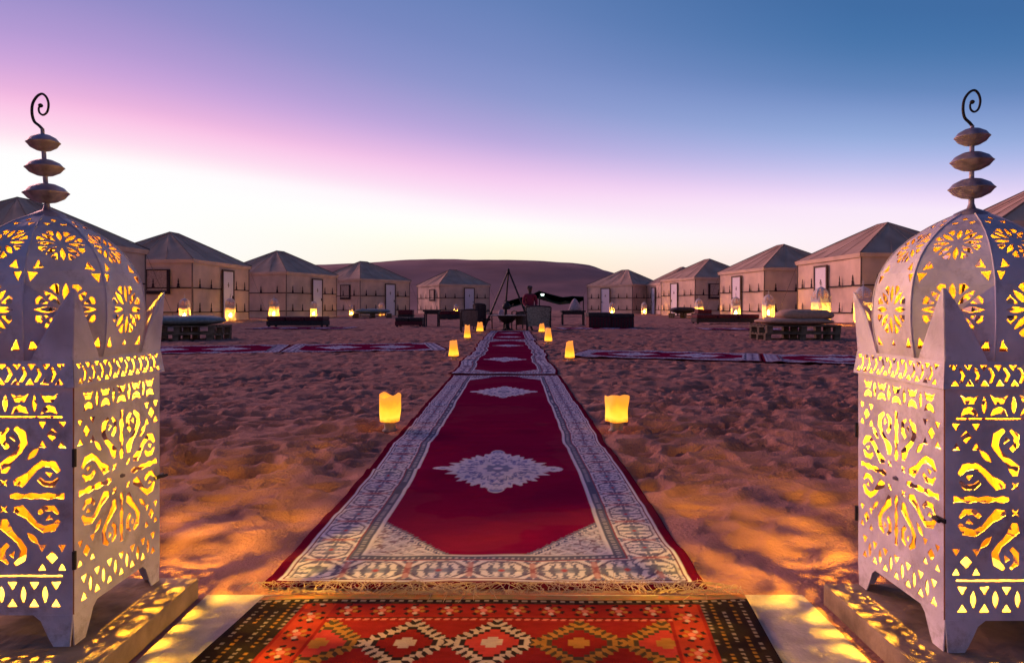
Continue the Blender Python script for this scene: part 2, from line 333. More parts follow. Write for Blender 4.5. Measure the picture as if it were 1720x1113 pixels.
# tribal rug in front
def tribal(u, v, W):
    RD = np.array((.165, .012, .013)); DK = np.array((.016, .012, .014)); YE = np.array((.25, .115, .028)); GR = np.array((.045, .035, .022)); CM = np.array((.34, .26, .23)); PK = np.array((.42, .12, .09))
    col = np.empty(u.shape + (3,)); col[:] = RD; e = W / 2 - np.abs(u)
    hash_ = lambda p, s: _h(np.floor(p).astype(np.int64), np.floor(p * 0).astype(np.int64), s)
    put(col, step(.030 - v), (.22, .14, .08)); put(col, step(.030 - v) * (vn(u * 90, v * 300, 3) > .6), (.32, .12, .07))
    put(col, step(v - .020) * step(.040 - v), DK); put(col, step(v - .024) * step(.030 - v) * (((u / .018) % 1) < .55), CM * .6); put(col, step(v - .033) * step(.037 - v) * (((u / .03) % 1) < .5), GR)
    def flower(cu, cv, P, jit):
        for k in range(5):
            an = k * 2 * math.pi / 5 + .3; put(col, step(.0048 - np.hypot(cu - .0125 * math.cos(an), cv - .0125 * math.sin(an))), CM if k % 2 else YE)
        put(col, step(.0065 - np.hypot(cu, cv)), PK)
        d = np.abs(np.hypot(cu, cv) - .021); put(col, step(.0035 - d) * (np.sin(np.arctan2(cv, cu) * 6) > .1), DK)
    cu = ((u / .062) % 1 - .5) * .062; cv = v - .066; put(col, step(.026 - np.abs(cv)) * (e > .1), (.19, .014, .014))
    sel = (np.abs(cv) < .026) & (e > .10); sub = col.copy(); flower(cu, cv, .062, 0); col[~sel] = sub[~sel]
    put(col, step(.0035 - np.abs(v - .102)) * (((u / .016 + v * 30) % 1) < .6) * (e > .1), PK); put(col, step(.0015 - np.abs(v - .096)) * (e > .1), DK)
    # diamonds
    for row in range(7):
        cv0 = .185 + row * .17
        for k in range(-2, 3):
            cx = k * .145 + (.0725 if row % 2 else 0); x = np.abs(u - cx); y_ = np.abs(v - cv0)
            st = .009; xs_ = np.floor(x / st) * st; ysv = np.floor(y_ / st) * st; d = xs_ + ysv; ok = (e > .16)
            A, Bc = ((CM, DK) if k in (0, -1) else (YE, GR)); sel2 = ok & (d < .075)
            put(col, sel2 & (d >= .050), A); put(col, sel2 & (d >= .059) & ((np.floor((x - y_) / .012) % 2) == 0), Bc); put(col, sel2 & (d < .050), Bc); put(col, sel2 & (d < .040), RD * .9 if k % 2 else (.30, .03, .03)); put(col, sel2 & (d < .018), A)
    # side flower column and dark striped selvedge
    cu = e - .128; cv = ((v / .062) % 1 - .5) * .062; sel = (np.abs(cu) < .026) & (v > .04); put(col, sel, (.24, .026, .018)); sub = col.copy(); flower(cu, cv, .062, 0); col[~sel] = sub[~sel]
    dk = step(.095 - e) * (v > .03); put(col, dk, DK)
    for a in (.018, .036, .055, .074, .090): put(col, dk * step(.0032 - np.abs(e - a)) * (((v / .013 + a * 40 + .4 * vn(v * 60, u * 60, 5)) % 1) < .5) * (vn(v * 45 + a * 900, u * 0, 44) > .32), YE * .9 if a in (.036, .074) else CM * .55)
    col *= (1 + .22 * fbm(u * 60, v * 110, 91, 3) + .35 * fbm(u * 4, v * 7, 97, 3))[..., None]
    return np.clip(col, .002, 1)
W = .93; vs_ = np.concatenate([np.linspace(0, .32, 130), np.linspace(.33, 1.05, 60)]); V, U = np.meshgrid(vs_, np.linspace(-W / 2, W / 2, 420), indexing='ij')
colr = tribal(U, V, W); X = -.014 - .10 * V + U + .006 * fbm(V * 3, V * 0, 3, 2); Y = 1.292 - V + .006 * fbm(U * 4, U * 0, 9, 2); Z = .013 + .0025 * fbm(U * 4, V * 6, 9, 3)
tr = sheet_closed('tribal_rug', X, Y, Z, colr, M_rug); tag(tr, 'red and black tribal rug with stepped diamonds at the front edge of the picture', 'rug')
fringe(tr, -.475, .45, 1.290, .042, 230, .016, 5, 1)
M_mat = mat('pale_mat', (.50, .41, .33), .9, noise=.12, nscale=25, bump=.3, bscale=150)
o = MB().box(-.600, .572, -.10, 1.312, -.012, .006).obj('pale_floor_mat', M_mat, None, bevel=.003); tag(o, 'pale flat mat under the tribal rug, showing as a strip on both sides', 'mat')

# ================================================================== perforated lanterns
def inpoly(P, poly):
    x, y = P[:, 0], P[:, 1]; ins = np.zeros(len(P), bool); n = len(poly)
    for i in range(n):
        x1, y1 = poly[i]; x2, y2 = poly[(i + 1) % n]
        if y1 == y2: continue
        c = ((y1 > y) != (y2 > y)) & (x < (x2 - x1) * (y - y1) / (y2 - y1) + x1); ins ^= c
    return ins
def perf(outline, holes, mapf, th, step_=0, name='perforated_panel', mats=None):
    pts = []; eds = []
    for poly in [outline] + holes:
        o = len(pts); n = len(poly); pts += list(poly); eds += [(o + i, o + (i + 1) % n) for i in range(n)]
    if step_:
        P = np.array(outline); gx = np.arange(P[:, 0].min() + step_ / 2, P[:, 0].max(), step_); gy = np.arange(P[:, 1].min() + step_ / 2, P[:, 1].max(), step_)
        g = np.array([(a, b) for a in gx for b in gy]); k = inpoly(g, outline)
        for h in holes: k &= ~inpoly(g, h)
        g = g[k]; b = np.array(pts); g = [q for q in g if np.min(np.hypot(b[:, 0] - q[0], b[:, 1] - q[1])) > step_ * .3]
        pts += [tuple(q) for q in g]
    vo, eo, fo, _, _, _ = delaunay_2d_cdt([Vector(p) for p in pts], eds, [], 0, 1e-6)
    V = np.array([tuple(v) for v in vo]); cen = np.array([V[list(f)].mean(0) for f in fo]); k = inpoly(cen, outline)
    for h in holes: k &= ~inpoly(cen, h)
    fs = [tuple(f) for f, q in zip(fo, k) if q]; n = len(V); cnt = {}
    for f in fs:
        for i in range(len(f)):
            a, b = f[i], f[(i + 1) % len(f)]; cnt.setdefault((min(a, b), max(a, b)), []).append((a, b))
    mb = MB(); vv_ = [mapf(p[0], p[1], 0) for p in V] + [mapf(p[0], p[1], -th) for p in V]
    ff = list(fs) + [tuple(i + n for i in reversed(f)) for f in fs]; side = [(q[0][1], q[0][0], q[0][0] + n, q[0][1] + n) for q in cnt.values() if len(q) == 1]
    mb.v = vv_; mb.f = ff + side; mb.mi = [0] * len(fs) + [1] * (len(fs)) + [1] * len(side)
    me = bpy.data.meshes.new(name); me.from_pydata([tuple(v) for v in mb.v], [], mb.f)
    for q in mats: me.materials.append(q)
    me.polygons.foreach_set('material_index', mb.mi); me.update(); return me
def rot(p, a): c, s = math.cos(a), math.sin(a); return (p[0] * c - p[1] * s, p[0] * s + p[1] * c)
def sh(poly, dx, dy, a=0, k=1, mxr=False, sw=False):
    o = []
    for p in poly:
        p = (p[0] * k, p[1] * k)
        if sw: p = (p[1], p[0])
        if mxr: p = (-p[0], p[1])
        p = rot(p, a); o.append((p[0] + dx, p[1] + dy))
    return o
def lens(l, w_, n=5):
    a = [(w_ * math.sin(math.pi * i / n), l * (i / n - .5) * 1.0) for i in range(n + 1)]; b = [(-x, y) for x, y in reversed(a[1:-1])]; return a + b
def tri(w_, h): return [(-w_, -h / 2), (w_, -h / 2), (0, h / 2)]
def stroke(pts, ws):
    P = [Vector(p) for p in pts]; l = []; r = []
    for i, p in enumerate(P):
        t = (P[min(i + 1, len(P) - 1)] - P[max(i - 1, 0)]).normalized(); n = Vector((-t.y, t.x)); l.append(tuple(p + n * ws[i])); r.append(tuple(p - n * ws[i]))
    return l + r[::-1]
def mirror4(poly): return [[(sx_ * x, sy_ * y) for x, y in poly] for sx_ in (1, -1) for sy_ in (1, -1)]
hookA = stroke([(.021, .036), (.022, .047), (.032, .059), (.044, .070), (.052, .083), (.049, .098), (.038, .107)], [.004, .0085, .005, .0042, .0055, .006, .003])
hookC = stroke([(.028, .106), (.019, .098), (.019, .084), (.027, .075)], [.002, .0045, .0045, .0035])
hookD = [(.029, .092), (.038, .085), (.036, .097)]
def panel_holes(slits):
    hs = []; cz = .275
    for base in (hookA, hookC, hookD):
        for q in mirror4(base) + mirror4([(y_, x_) for x_, y_ in base]): hs.append([(x, y_ + cz) for x, y_ in q])
    for a in range(4):
        sp = [(.0025, .030), (.0055, .040), (.0025, .052), (.0055, .064), (.003, .078), (.0058, .090), (.003, .102), (.005, .115)]
        sp = sp + [(-x, y_) for x, y_ in reversed(sp)]; hs.append([(p[0], p[1] + cz) for p in sh(sp, 0, 0, a * math.pi / 2)])
        X4 = []
        for k in range(4): X4 += [rot((.0105, 0), k * math.pi / 2 + math.pi / 4), rot((.003, 0), k * math.pi / 2 + math.pi / 2)]
        dx, dz = (1, 1, -1, -1)[a], (1, -1, 1, -1)[a]
        hs.append(sh(X4, dx * .0205, cz + dz * .0205, 0, .82)); hs.append(sh(lens(.026, .0045), dx * .066, cz + dz * .066, (-1 if dx * dz > 0 else 1) * math.pi / 4))
        cx_, cz_ = dx * .096, cz + dz * .096; hs.append(sh([(0, .010), (.009, 0), (0, -.010), (-.009, 0)], cx_, cz_))
        for (ax, az, up) in ((-.0155, .0145, 1), (.0155, .0145, 1), (-.0155, -.0145, 0), (.0155, -.0145, 0)): hs.append(sh(tri(.0062, .011), cx_ + ax, cz_ + az, math.pi if up else 0))
    for k in range(5):
        x = (k - 2) * .0455; hs.append(sh([(-.014, .016), (-.006, .011), (0, .013), (.006, .011), (.014, .016), (.007, .002), (-.007, .002)], x, .4195)); hs.append(sh([(-.0135, -.0165), (-.009, -.006), (0, -.002), (.009, -.006), (.0135, -.0165), (0, -.0125)], x, .4195))
        if k < 4: hs.append(sh(lens(.028, .0038), x + .02275, .4195))
    for k in range(7):
        x = (k - 3) * .034; hs.append(sh(tri(.0078, .013), x, .1345, math.pi)); hs.append(sh(tri(.0078, .013), x, .1085))
        if k < 6: hs.append(sh(lens(.028, .0045), x + .017, .1215))
    if slits: hs.append([(-.112, .1490), (.112, .1490), (.112, .1520), (-.112, .1520)]); hs.append([(-.112, .3975), (.112, .3975), (.112, .4002), (-.112, .4002)])
    return hs
M_paint = mat('white_lantern_paint', (.62, .54, .62), .50, metal=.0, noise=.14, nscale=11, bump=.45, bscale=22, spec=.45)
# worn edges on the paint
_t = M_paint.node_tree; _b = _t.nodes['Principled BSDF']; _n = _t.nodes.new('ShaderNodeTexNoise'); _n.inputs['Scale'].default_value = 9; _n.inputs['Detail'].default_value = 9; _n.inputs['Roughness'].default_value = .75
_tc = _t.nodes.new('ShaderNodeTexCoord'); _t.links.new(_tc.outputs['Object'], _n.inputs['Vector']); _r = _t.nodes.new('ShaderNodeMapRange'); _r.inputs[1].default_value = .53; _r.inputs[2].default_value = .74; _t.links.new(_n.outputs[0], _r.inputs[0])
_m = _t.nodes.new('ShaderNodeMix'); _m.data_type = 'RGBA'; _old = _b.inputs['Base Color'].links[0].from_socket; _t.links.new(_r.outputs[0], _m.inputs[0]); _t.links.new(_old, _m.inputs[6]); _m.inputs[7].default_value = (.20, .12, .10, 1); _t.links.new(_m.outputs[2], _b.inputs['Base Color'])
M_amber_in = mat('amber_glow_inside', (.20, .080, .026), .6, noise=.2)  # amber of the lamp glow put into the inner sheet colour
M_iron = mat('dark_iron', (.022, .018, .022), .6, metal=.1, noise=.2)
M_bulb = mat('lit_bulb', (1, .8, .4), .5, emit=(1, .54, .022), estr=15000)
M_wood = mat('plinth_wood', (.30, .20, .14), .8, noise=.25, nscale=14, bump=.4, bscale=40)
LM = [M_paint, M_amber_in]
HWX = .1285
def flat(x, z, d): return (x, -HWX - .0 + -d * 1.0 - 0.0, z)
def pmap(off): return lambda x, z, d: (x, -(off + d), z)
panel_me = perf([(-HWX, .089), (HWX, .089), (HWX, .447), (-HWX, .447)], panel_holes(True), pmap(HWX), .0014, name='perforated_panel', mats=LM)
door_me = perf([(-HWX + .002, .089), (HWX - .002, .089), (HWX - .002, .447), (-HWX + .002, .447)], panel_holes(False), pmap(HWX + .001), .0014, name='perforated_door', mats=LM)
rh = []
for k in range(11):
    x = (k - 5) * .0228
    rh += [sh(tri(.0066, .0095), x - .003, .4765, math.pi), sh(tri(.0066, .0095), x - .003, .4545), sh([(-.003, .0115), (.002, .0115), (.0075, 0), (.002, -.0115), (-.003, -.0115), (.0025, 0)], x + .0065, .4655)]
rh = [h for h in rh if all(abs(p[0]) < HWX - .003 for p in h)]
rim_me = perf([(-HWX - .006, .445), (HWX + .006, .445), (HWX + .001, .487), (-HWX - .001, .487)], rh, lambda x, z, d: (x, -(HWX + .0065 - (z - .445) / .042 * .005 + d), z), .0014, name='rim_band', mats=LM)
leg = [(0, .0895), (.062, .0895), (.050, .080), (.043, .064), (.036, .050), (.030, .040), (.004, .040)]
def leg_mesh():
    mb = MB()
    for (ax) in (0, 1):
        vs0 = [((HWX - p[0], -HWX - .0005, p[1]) if ax == 0 else (HWX + .0005, -HWX + p[0], p[1])) for p in leg]
        vs1 = [((v[0], v[1] + .002, v[2]) if ax == 0 else (v[0] - .002, v[1], v[2])) for v in vs0]; n = len(leg)
        mb.add(vs0 + vs1, [tuple(range(n)), tuple(range(2 * n - 1, n - 1, -1))] + [(i, (i + 1) % n, (i + 1) % n + n, i + n) for i in range(n)])
    return mb.mesh('leg', M_paint)
def horn_mesh():
    prof = [(0, .484), (.066, .484), (.061, .496), (.052, .514), (.040, .536), (.027, .560), (.013, .584), (.004, .598), (0, .600)]; mb = MB(); n = len(prof)
    for ax in (0, 1):
        def q(p, t):
            curl = .006 * max(0, (p[1] - .56) / .04)
            return (HWX - p[0] + curl, -HWX - .001 + t - curl, p[1]) if ax == 0 else (HWX + .001 - t + curl, -HWX + p[0] - curl, p[1])
        mb.add([q(p, 0) for p in prof] + [q(p, .0018) for p in prof], [tuple(range(n)), tuple(range(2 * n - 1, n - 1, -1))] + [(i, (i + 1) % n, (i + 1) % n + n, i + n) for i in range(n)])
    return mb.mesh('corner_horn', M_paint)
leg_me = leg_mesh(); horn_me = horn_mesh()
# dome
prof = [(0, .130), (.03, .136), (.06, .139), (.09, .1385), (.12, .1355), (.145, .128), (.165, .118), (.185, .104), (.203, .086), (.218, .067), (.230, .048), (.239, .031), (.245, .018)]
zz_, rr_ = np.array([p[0] for p in prof]), np.array([p[1] for p in prof]); arc = np.concatenate([[0], np.cumsum(np.hypot(np.diff(zz_), np.diff(rr_)))]); S = arc[-1]; T = math.tan(R(22.5))
def dome_at(s): return float(np.interp(s, arc, rr_)), float(np.interp(s, arc, zz_))
def gore_map(x, s, d):
    r, z = dome_at(s); r2, z2 = dome_at(min(S, s + .004)); r1, z1 = dome_at(max(0, s - .004)); t = Vector((r2 - r1, z2 - z1)).normalized(); n = (t.y, -t.x)
    return (x, -(r + n[0] * d), .487 + z + n[1] * d)
ss = np.linspace(0, S, 26); go = [(dome_at(s)[0] * T - .0005, float(s)) for s in ss]; go = go + [(-x, s) for x, s in reversed(go)]
gh = []
def rosette(cs_, ro, npt):
    for k in range(8):
        a = k * math.pi / 4; l = ro * .58; gh.append([(p[0], p[1] + cs_) for p in sh([(q[0], q[1] + ro * .58) for q in lens(l * 1.18, ro * .105)], 0, 0, a)])
        gh.append([(p[0], p[1] + cs_) for p in sh([(-ro * .025, ro * .58), (ro * .025, ro * .58), (ro * .15, ro * .88), (0, ro * .95), (-ro * .15, ro * .88)], 0, 0, a + math.pi / 8)])
rosette(.080, .0465, 8); rosette(.197, .0370, 8)
for sgn in (-1, 1):
    gh += [sh([(-.007, -.008), (.007, -.008), (.004, .010)], sgn * .042, .024, 0, 1, sgn < 0), sh([(-.006, -.008), (.009, -.005), (.003, .009)], sgn * .037, .154, 0, 1, sgn > 0), sh([(-.007, .006), (.007, .007), (.004, -.009)], sgn * .043, .134, 0, 1, sgn < 0)]
gh += [sh(tri(.0055, .009), 0, .022), sh(tri(.006, .009), -.012, .252, math.pi), sh(tri(.006, .009), .012, .252, math.pi), sh(lens(.011, .0042), 0, .268)]
gh = [h for h in gh if all(abs(p[0]) < dome_at(p[1])[0] * T - .0025 for p in h)]
gore_me = perf(go, gh, gore_map, .0013, .0125, name='dome_panel', mats=LM); 
def rib_mesh():
    mb = MB(); pts = []
    for s in np.linspace(0, S, 20): r, z = dome_at(s); pts.append((0, -r / math.cos(R(22.5)) - .0005, .487 + z))
    mb.tube(pts, .0014, 5); return mb.mesh('dome_rib', M_paint, True)
rib_me = rib_mesh()
OC = [(.132 / math.cos(R(22.5)) * math.sin(R(22.5 + 45 * k)) * .97, .132 / math.cos(R(22.5)) * math.cos(R(22.5 + 45 * k)) * .97) for k in range(8)]
ledge_me = perf([(-.129, -.129), (.129, -.129), (.129, .129), (-.129, .129)], [[(x * .93, y_ * .93) for x, y_ in OC]], lambda x, y_, d: (x, y_, .4865 + d), .0014, name='top_ledge', mats=[M_paint, M_paint])
def spiral_mesh():
    P = [(0, 0), (-5, 6), (-13, 14), (-16, 28), (-14, 44), (-6, 56), (3, 60), (10, 54), (13, 42), (10, 29), (3, 24), (-3, 28), (-4, 36), (0, 41)]; pts = []
    for i in range(len(P) - 1):
        p0, p1, p2, p3 = (Vector(P[max(0, min(len(P) - 1, j))]) for j in (i - 1, i, i + 1, i + 2))
        for k in range(5):
            t = k / 5; q = .5 * ((2 * p1) + (p2 - p0) * t + (2 * p0 - 5 * p1 + 4 * p2 - p3) * t * t + (3 * p1 - p0 - 3 * p2 + p3) * t ** 3); pts.append((q.x / 970, 0, q.y / 970))
    n = len(pts); mb = MB(); mb.tube(pts, [.0026 - .0010 * i / n for i in range(n)], 7); mb.lathe([(.0001, -.004), (.003, -.0025), (.0042, 0), (.003, .0025), (.0001, .004)], 8, pts[-1]); return mb.mesh('finial_scroll', M_iron, True)
scroll_me = spiral_mesh()
def disc_mesh(r, h): return MB().lathe([(.004, -h), (r * .45, -h * .86), (r * .80, -h * .50), (r * .97, -h * .08), (r * 1.03, 0), (r * .97, h * .08), (r * .80, h * .50), (r * .45, h * .86), (.004, h)], 28).mesh('finial_disc', M_fin, True)
M_fin = mat('tarnished_metal', (.34, .28, .34), .42, metal=.3, noise=.25, nscale=40, bump=.2, bscale=90)
def big_lantern(loc, lean, bulb, discs, label, door_side, scroll_flip):
    t = empty('perforated_lantern', loc, 0, label, 'lantern', 'large white lanterns flanking the carpet')
    for k in range(4):
        dr = (k == door_side); o = link('door' if dr else 'side_panel', door_me if dr else panel_me, t); o.rotation_euler = (0, 0, k * math.pi / 2)
        if dr:
            for z in (.335, .175): MB().tube([(-HWX - .001, -HWX - .003, z - .014), (-HWX - .001, -HWX - .003, z + .014)], .0032, 8).obj('hinge', M_iron, o)
            h = MB(); h.box(HWX - .022, HWX + .006, -HWX - .006, -HWX - .002, .240, .246); h.tube([(HWX - .016, -HWX - .008, .243), (HWX + .004, -HWX - .012, .243)], .003, 6); h.obj('latch', M_iron, o)
            MB().lathe([(.0001, -.004), (.005, -.002), (.005, .002), (.0001, .004)], 10, (0, -HWX - .002, .275)).obj('centre_boss', M_fin, o)
        else:
            MB().lathe([(.0001, -.003), (.004, -.002), (.004, .002), (.0001, .003)], 10, (0, -HWX - .0015, .275)).obj('centre_boss', M_fin, o)
        for me, nm in ((rim_me, 'rim_band'), (leg_me, 'leg'), (horn_me, 'corner_horn')): link(nm, me, t).rotation_euler = (0, 0, k * math.pi / 2)
    for k in range(8):
        link('dome_panel', gore_me, t).rotation_euler = (0, 0, k * math.pi / 4); link('dome_rib', rib_me, t).rotation_euler = (0, 0, (k + .5) * math.pi / 4)
    link('top_ledge', ledge_me, t)
    MB().box(-.1265, .1265, -.1265, .1265, .0895, .0915).obj('light_stop_tray', [M_paint], t)  # added plate, keeps bulb light from spilling out underneath
    f = empty('finial', (0, 0, .723), 0); f.parent = t; f.rotation_euler = (0, lean, 0)
    MB().lathe([(.032, -.004), (.031, .002), (.026, .009), (.016, .014), (.007, .018), (.0045, .026), (.004, .05), (.0035, .14), (.003, .161)], 20).obj('finial_rod', M_fin, f, True)
    for (z, r, h) in discs: link('finial_disc', disc_mesh(r, h), f).location = (0, 0, z)
    s = link('finial_scroll', scroll_me, f); s.location = (0, 0, .160); s.scale = (1, 1, 1)
    b = MB().lathe([(.0001, -.013), (.006, -.0115), (.0105, -.006), (.012, 0), (.0105, .006), (.006, .0115), (.0001, .013)], 14, bulb).obj('bulb', M_bulb, t, True)
    c = MB(); c.tube([(bulb[0], bulb[1], bulb[2] + .014), (bulb[0] * .6, bulb[1] * .6, bulb[2] + .10), (0, 0, .70)], .0022, 5); c.tube([(bulb[0], bulb[1], bulb[2] + .010), (bulb[0], bulb[1], bulb[2] + .035)], .007, 8); c.obj('bulb_cord', M_iron, t)
    return t
LL = big_lantern((-.8155, 1.1715, 0), -.06, (.052, 0, .405), [(.047, .0345, .0175), (.092, .0295, .0150), (.136, .0255, .0150)], 'large white perforated lantern with dome and leaning finial, standing left of the carpet', 1, False)
RL = big_lantern((.794, 1.153, 0), .012, (-.050, 0, .385), [(.052, .0345, .0180), (.099, .0320, .0170), (.141, .0265, .0155)], 'large white perforated lantern with dome and straight finial, standing right of the carpet', 3, True)
def plinth(x0, x1, y0, y1, label):
    mb = MB(); mb.box(x0, x1, y0, y1, -.02, .0395); tag(mb.obj('wooden_plinth', M_wood, None, bevel=.006), label, 'plinth', 'wooden plinths under the large lanterns')
plinth(-1.02, -.616, .955, 1.313, 'flat wooden plinth carrying the left large lantern'); plinth(.599, .99, .94, 1.285, 'flat wooden plinth carrying the right large lantern')

# ================================================================== small lanterns by the tents
M_flame = mat('lantern_flame', (1, .7, .3), .5, emit=(1, .50, .07), estr=1500)
def small_lantern_proto():
    t = empty('standing_lantern', (0, 0, 0), 0, 'x', 'lantern', 'lit white lanterns in front of the tents')
    hs = []
    for i in range(7):
        for j in range(9):
            x = (i - 3) * .033; z = .115 + j * .038; hs.append(sh([(0, .0165), (.0125, 0), (0, -.0165), (-.0125, 0)] if (i + j) % 2 else tri(.012, .026), x, z))
    me = perf([(-.1285, .04), (-.10, .04), (-.085, .085), (.085, .085), (.10, .04), (.1285, .04), (.1285, .487), (-.1285, .487)], hs, pmap(.1285), .004, name='side_panel', mats=[M_paint2, M_in2])
    for k in range(4): link('side_panel', me, t).rotation_euler = (0, 0, k * math.pi / 2)
    for k in range(4): 
        mb = MB(); mb.add([(.129, -.129, .48), (.07, -.129, .487), (.129, -.129, .575), (.129, -.07, .487)], [(0, 1, 2), (0, 2, 3), (1, 2, 3), (0, 1, 3)]); mb.obj('corner_horn', M_paint2, t).rotation_euler = (0, 0, k * math.pi / 2)
    gs = [(p[0] * .9 * T, p[1]) for p in zip(rr_ / .9, arc)]; ggo = [(float(r * T * .99), float(s)) for r, s in zip(rr_, arc)]; ggo = ggo + [(-a, b) for a, b in reversed(ggo)]
    gh2 = [sh([(0, .016), (.010, 0), (0, -.016), (-.010, 0)], x, s) for s, x in ((.05, -.026), (.05, 0), (.05, .026), (.095, -.022), (.095, .0), (.095, .022), (.14, -.016), (.14, .016), (.19, 0))]
    gm = perf(ggo, gh2, gore_map, .003, 0.02, name='dome_panel', mats=[M_paint2, M_amber_in])
    for k in range(8): link('dome_panel', gm, t).rotation_euler = (0, 0, k * math.pi / 4)
    mb = MB(); mb.lathe([(.03, .715), (.02, .73), (.006, .74), (.005, .76), (.026, .775), (.005, .79), (.005, .80), (.022, .814), (.004, .828), (.004, .86), (.001, .88)], 10); mb.obj('finial', M_paint2, t, True)
    MB().lathe([(.0001, .16), (.022, .17), (.030, .20), (.024, .235), (.010, .265), (.0001, .28)], 10).obj('flame', M_flame, t, True)
    MB().lathe([(.035, .06), (.035, .155), (.0001, .158)], 12).obj('candle', mat('wax', (.7, .6, .45)), t)
    MB().box(-.126, .126, -.126, .126, .052, .058).obj('floor_plate', M_paint2, t)
    return t
M_in2 = mat('warm_inside', (.55, .38, .18), .7)
M_paint2 = mat('white_painted_tin', (.62, .56, .54), .6, noise=.08, spec=.3)
SL = [(310, 500, 25.5, 'lit lantern standing behind the bed with the blue grey cushion at far left'), (387, 500, 26.0, 'bright lit lantern by the door of the second tent from left'), (460, 500, 30.5, 'lit lantern behind the left end of the low dark bench'), (527, 505, 33.5, 'lit lantern behind the right end of the low dark bench, by a tent door'),
      (590, 512, 40, 'lit lantern left of the far cushioned pallet bed'), (641, 508, 41.5, 'lit lantern right of the far cushioned pallet bed, before a tent door'), (766, 511, 50, 'small lit lantern before the door of the tent left of the fire'), (1028, 507, 46, 'lit lantern behind the dark red seating blocks, before a tent door'),
      (1082, 507, 48, 'lit lantern at the shaded side wall of the tent right of the fire'), (1174, 501, 38.5, 'lit lantern beside the dark cushioned bed at right'), (1236, 498, 32.5, 'lit lantern in front of the door of the third tent from right'), (1291, 494, 29.5, 'lit lantern at the corner of the third tent from right'),
      (1379, 481, 22.0, 'lit lantern behind the tan floor cushion, before a tent door'), (1450, 480, 21.0, 'lit lantern seen just left of the large right lantern dome')]
proto = small_lantern_proto()
for i, (pxx, top, Y, lab) in enumerate(SL):
    o = proto if i == 0 else copy_tree(proto)
    o.location = (xat(pxx, Y), Y, -.01); s = (.57 + (516 - top) * Y / F) / .735; o.scale = (s, s, s); o.rotation_euler = (0, 0, .2 * math.sin(i * 2.3) + .1); o['label'] = lab

# ================================================================== paper candle lights along the carpet
M_jar = mat('grey_stand', (.22, .20, .17), .6, noise=.2)
def paper_mat():
    mt = bpy.data.materials.new('glowing_paper'); mt.use_nodes = True; t = mt.node_tree; b = t.nodes['Principled BSDF']
    b.inputs['Base Color'].default_value = (.7, .36, .10, 1); b.inputs['Roughness'].default_value = .9
    tc = t.nodes.new('ShaderNodeTexCoord'); s = t.nodes.new('ShaderNodeSeparateXYZ'); t.links.new(tc.outputs['Object'], s.inputs[0])
    cr = t.nodes.new('ShaderNodeValToRGB'); mr = t.nodes.new('ShaderNodeMapRange'); mr.inputs[1].default_value = .045; mr.inputs[2].default_value = .19; t.links.new(s.outputs[2], mr.inputs[0]); 
    nz = t.nodes.new('ShaderNodeTexNoise'); nz.inputs['Scale'].default_value = 28; t.links.new(tc.outputs['Object'], nz.inputs['Vector'])
    ad = t.nodes.new('ShaderNodeMath'); ad.operation = 'MULTIPLY_ADD'; ad.inputs[1].default_value = .35; t.links.new(nz.outputs[0], ad.inputs[0]); 
    sb = t.nodes.new('ShaderNodeMath'); sb.operation = 'SUBTRACT'; sb.inputs[1].default_value = .17; t.links.new(mr.outputs[0], sb.inputs[0]); t.links.new(sb.outputs[0], ad.inputs[2]); t.links.new(ad.outputs[0], cr.inputs[0])
    e = cr.color_ramp.elements; e[0].position = 0; e[0].color = (1, .24, .01, 1); e[1].position = .14; e[1].color = (1, .58, .035, 1)
    for p, c in ((.36, (1, .46, .015, 1)), (.62, (.85, .26, .008, 1)), (1.0, (.66, .20, .03, 1))): q = e.new(p); q.color = c
    t.links.new(cr.outputs[0], b.inputs['Emission Color']); b.inputs['Emission Strength'].default_value = 1.55; return mt
M_paper = paper_mat()
M_cf = mat('small_candle_flame', (1, .7, .3), .5, emit=(1, .5, .1), estr=60)
def paper_light(pxx, pyb, w_, h_, seed, label, narrow):
    X, Y = gpt(pxx, pyb); rd = random.Random(seed); t = empty('paper_candle_light', (X, Y, -.004), rd.uniform(-.5, .5), label, 'candle light', 'paper candle lights along the carpet')
    MB().lathe([(.0001, 0), (w_ * .42, 0), (w_ * .42, .004), (w_ * .30, .012), (w_ * .34, .045), (w_ * .34, .047), (.0001, .047)], 14).obj('stand', M_jar, t, True)
    n, k = 20, 9; vs = []; z0 = .046
    for i in range(k):
        for j in range(n):
            a = 2 * math.pi * j / n; sq = 1 / max(abs(math.cos(a)), abs(math.sin(a))); rr0 = w_ / 2 * (.72 * sq + .28) * .92
            f = i / (k - 1); tp = (1 + .10 * f + .03 * math.sin(a * 3 + seed)) if not narrow else (1.08 - .36 * f + .03 * math.sin(a * 3 + seed))
            z = z0 + h_ * f + (f ** 3) * (.004 + .009 * ((seed * 37) % 10) / 10) * math.sin(a * (1 + seed % 2) + seed * 1.7) + (f ** 3) * .003 * math.sin(a * 5 + seed)
            rr1 = rr0 * tp * (1 + .035 * math.sin(a * 7 + i * .4 + seed) + .03 * math.sin(a * 4 - i * .9 + seed * 2.1)); vs.append((rr1 * math.cos(a), rr1 * math.sin(a), z))
    fs = [(i * n + j, i * n + (j + 1) % n, (i + 1) * n + (j + 1) % n, (i + 1) * n + j) for i in range(k - 1) for j in range(n)]
    mb = MB(); mb.add(vs, fs); p = mb.obj('paper_shade', M_paper, t, True); s = p.modifiers.new('thickness', 'SOLIDIFY'); s.thickness = .0015
    MB().lathe([(.0001, .06), (.005, .066), (.006, .074), (.003, .088), (.0001, .094)], 8).obj('candle_flame', M_cf, t, True)
    MB().lathe([(.012, .0465), (.012, .058), (.0001, .059)], 10).obj('tea_candle', mat('tea_wax', (.8, .65, .4)), t)
    return t
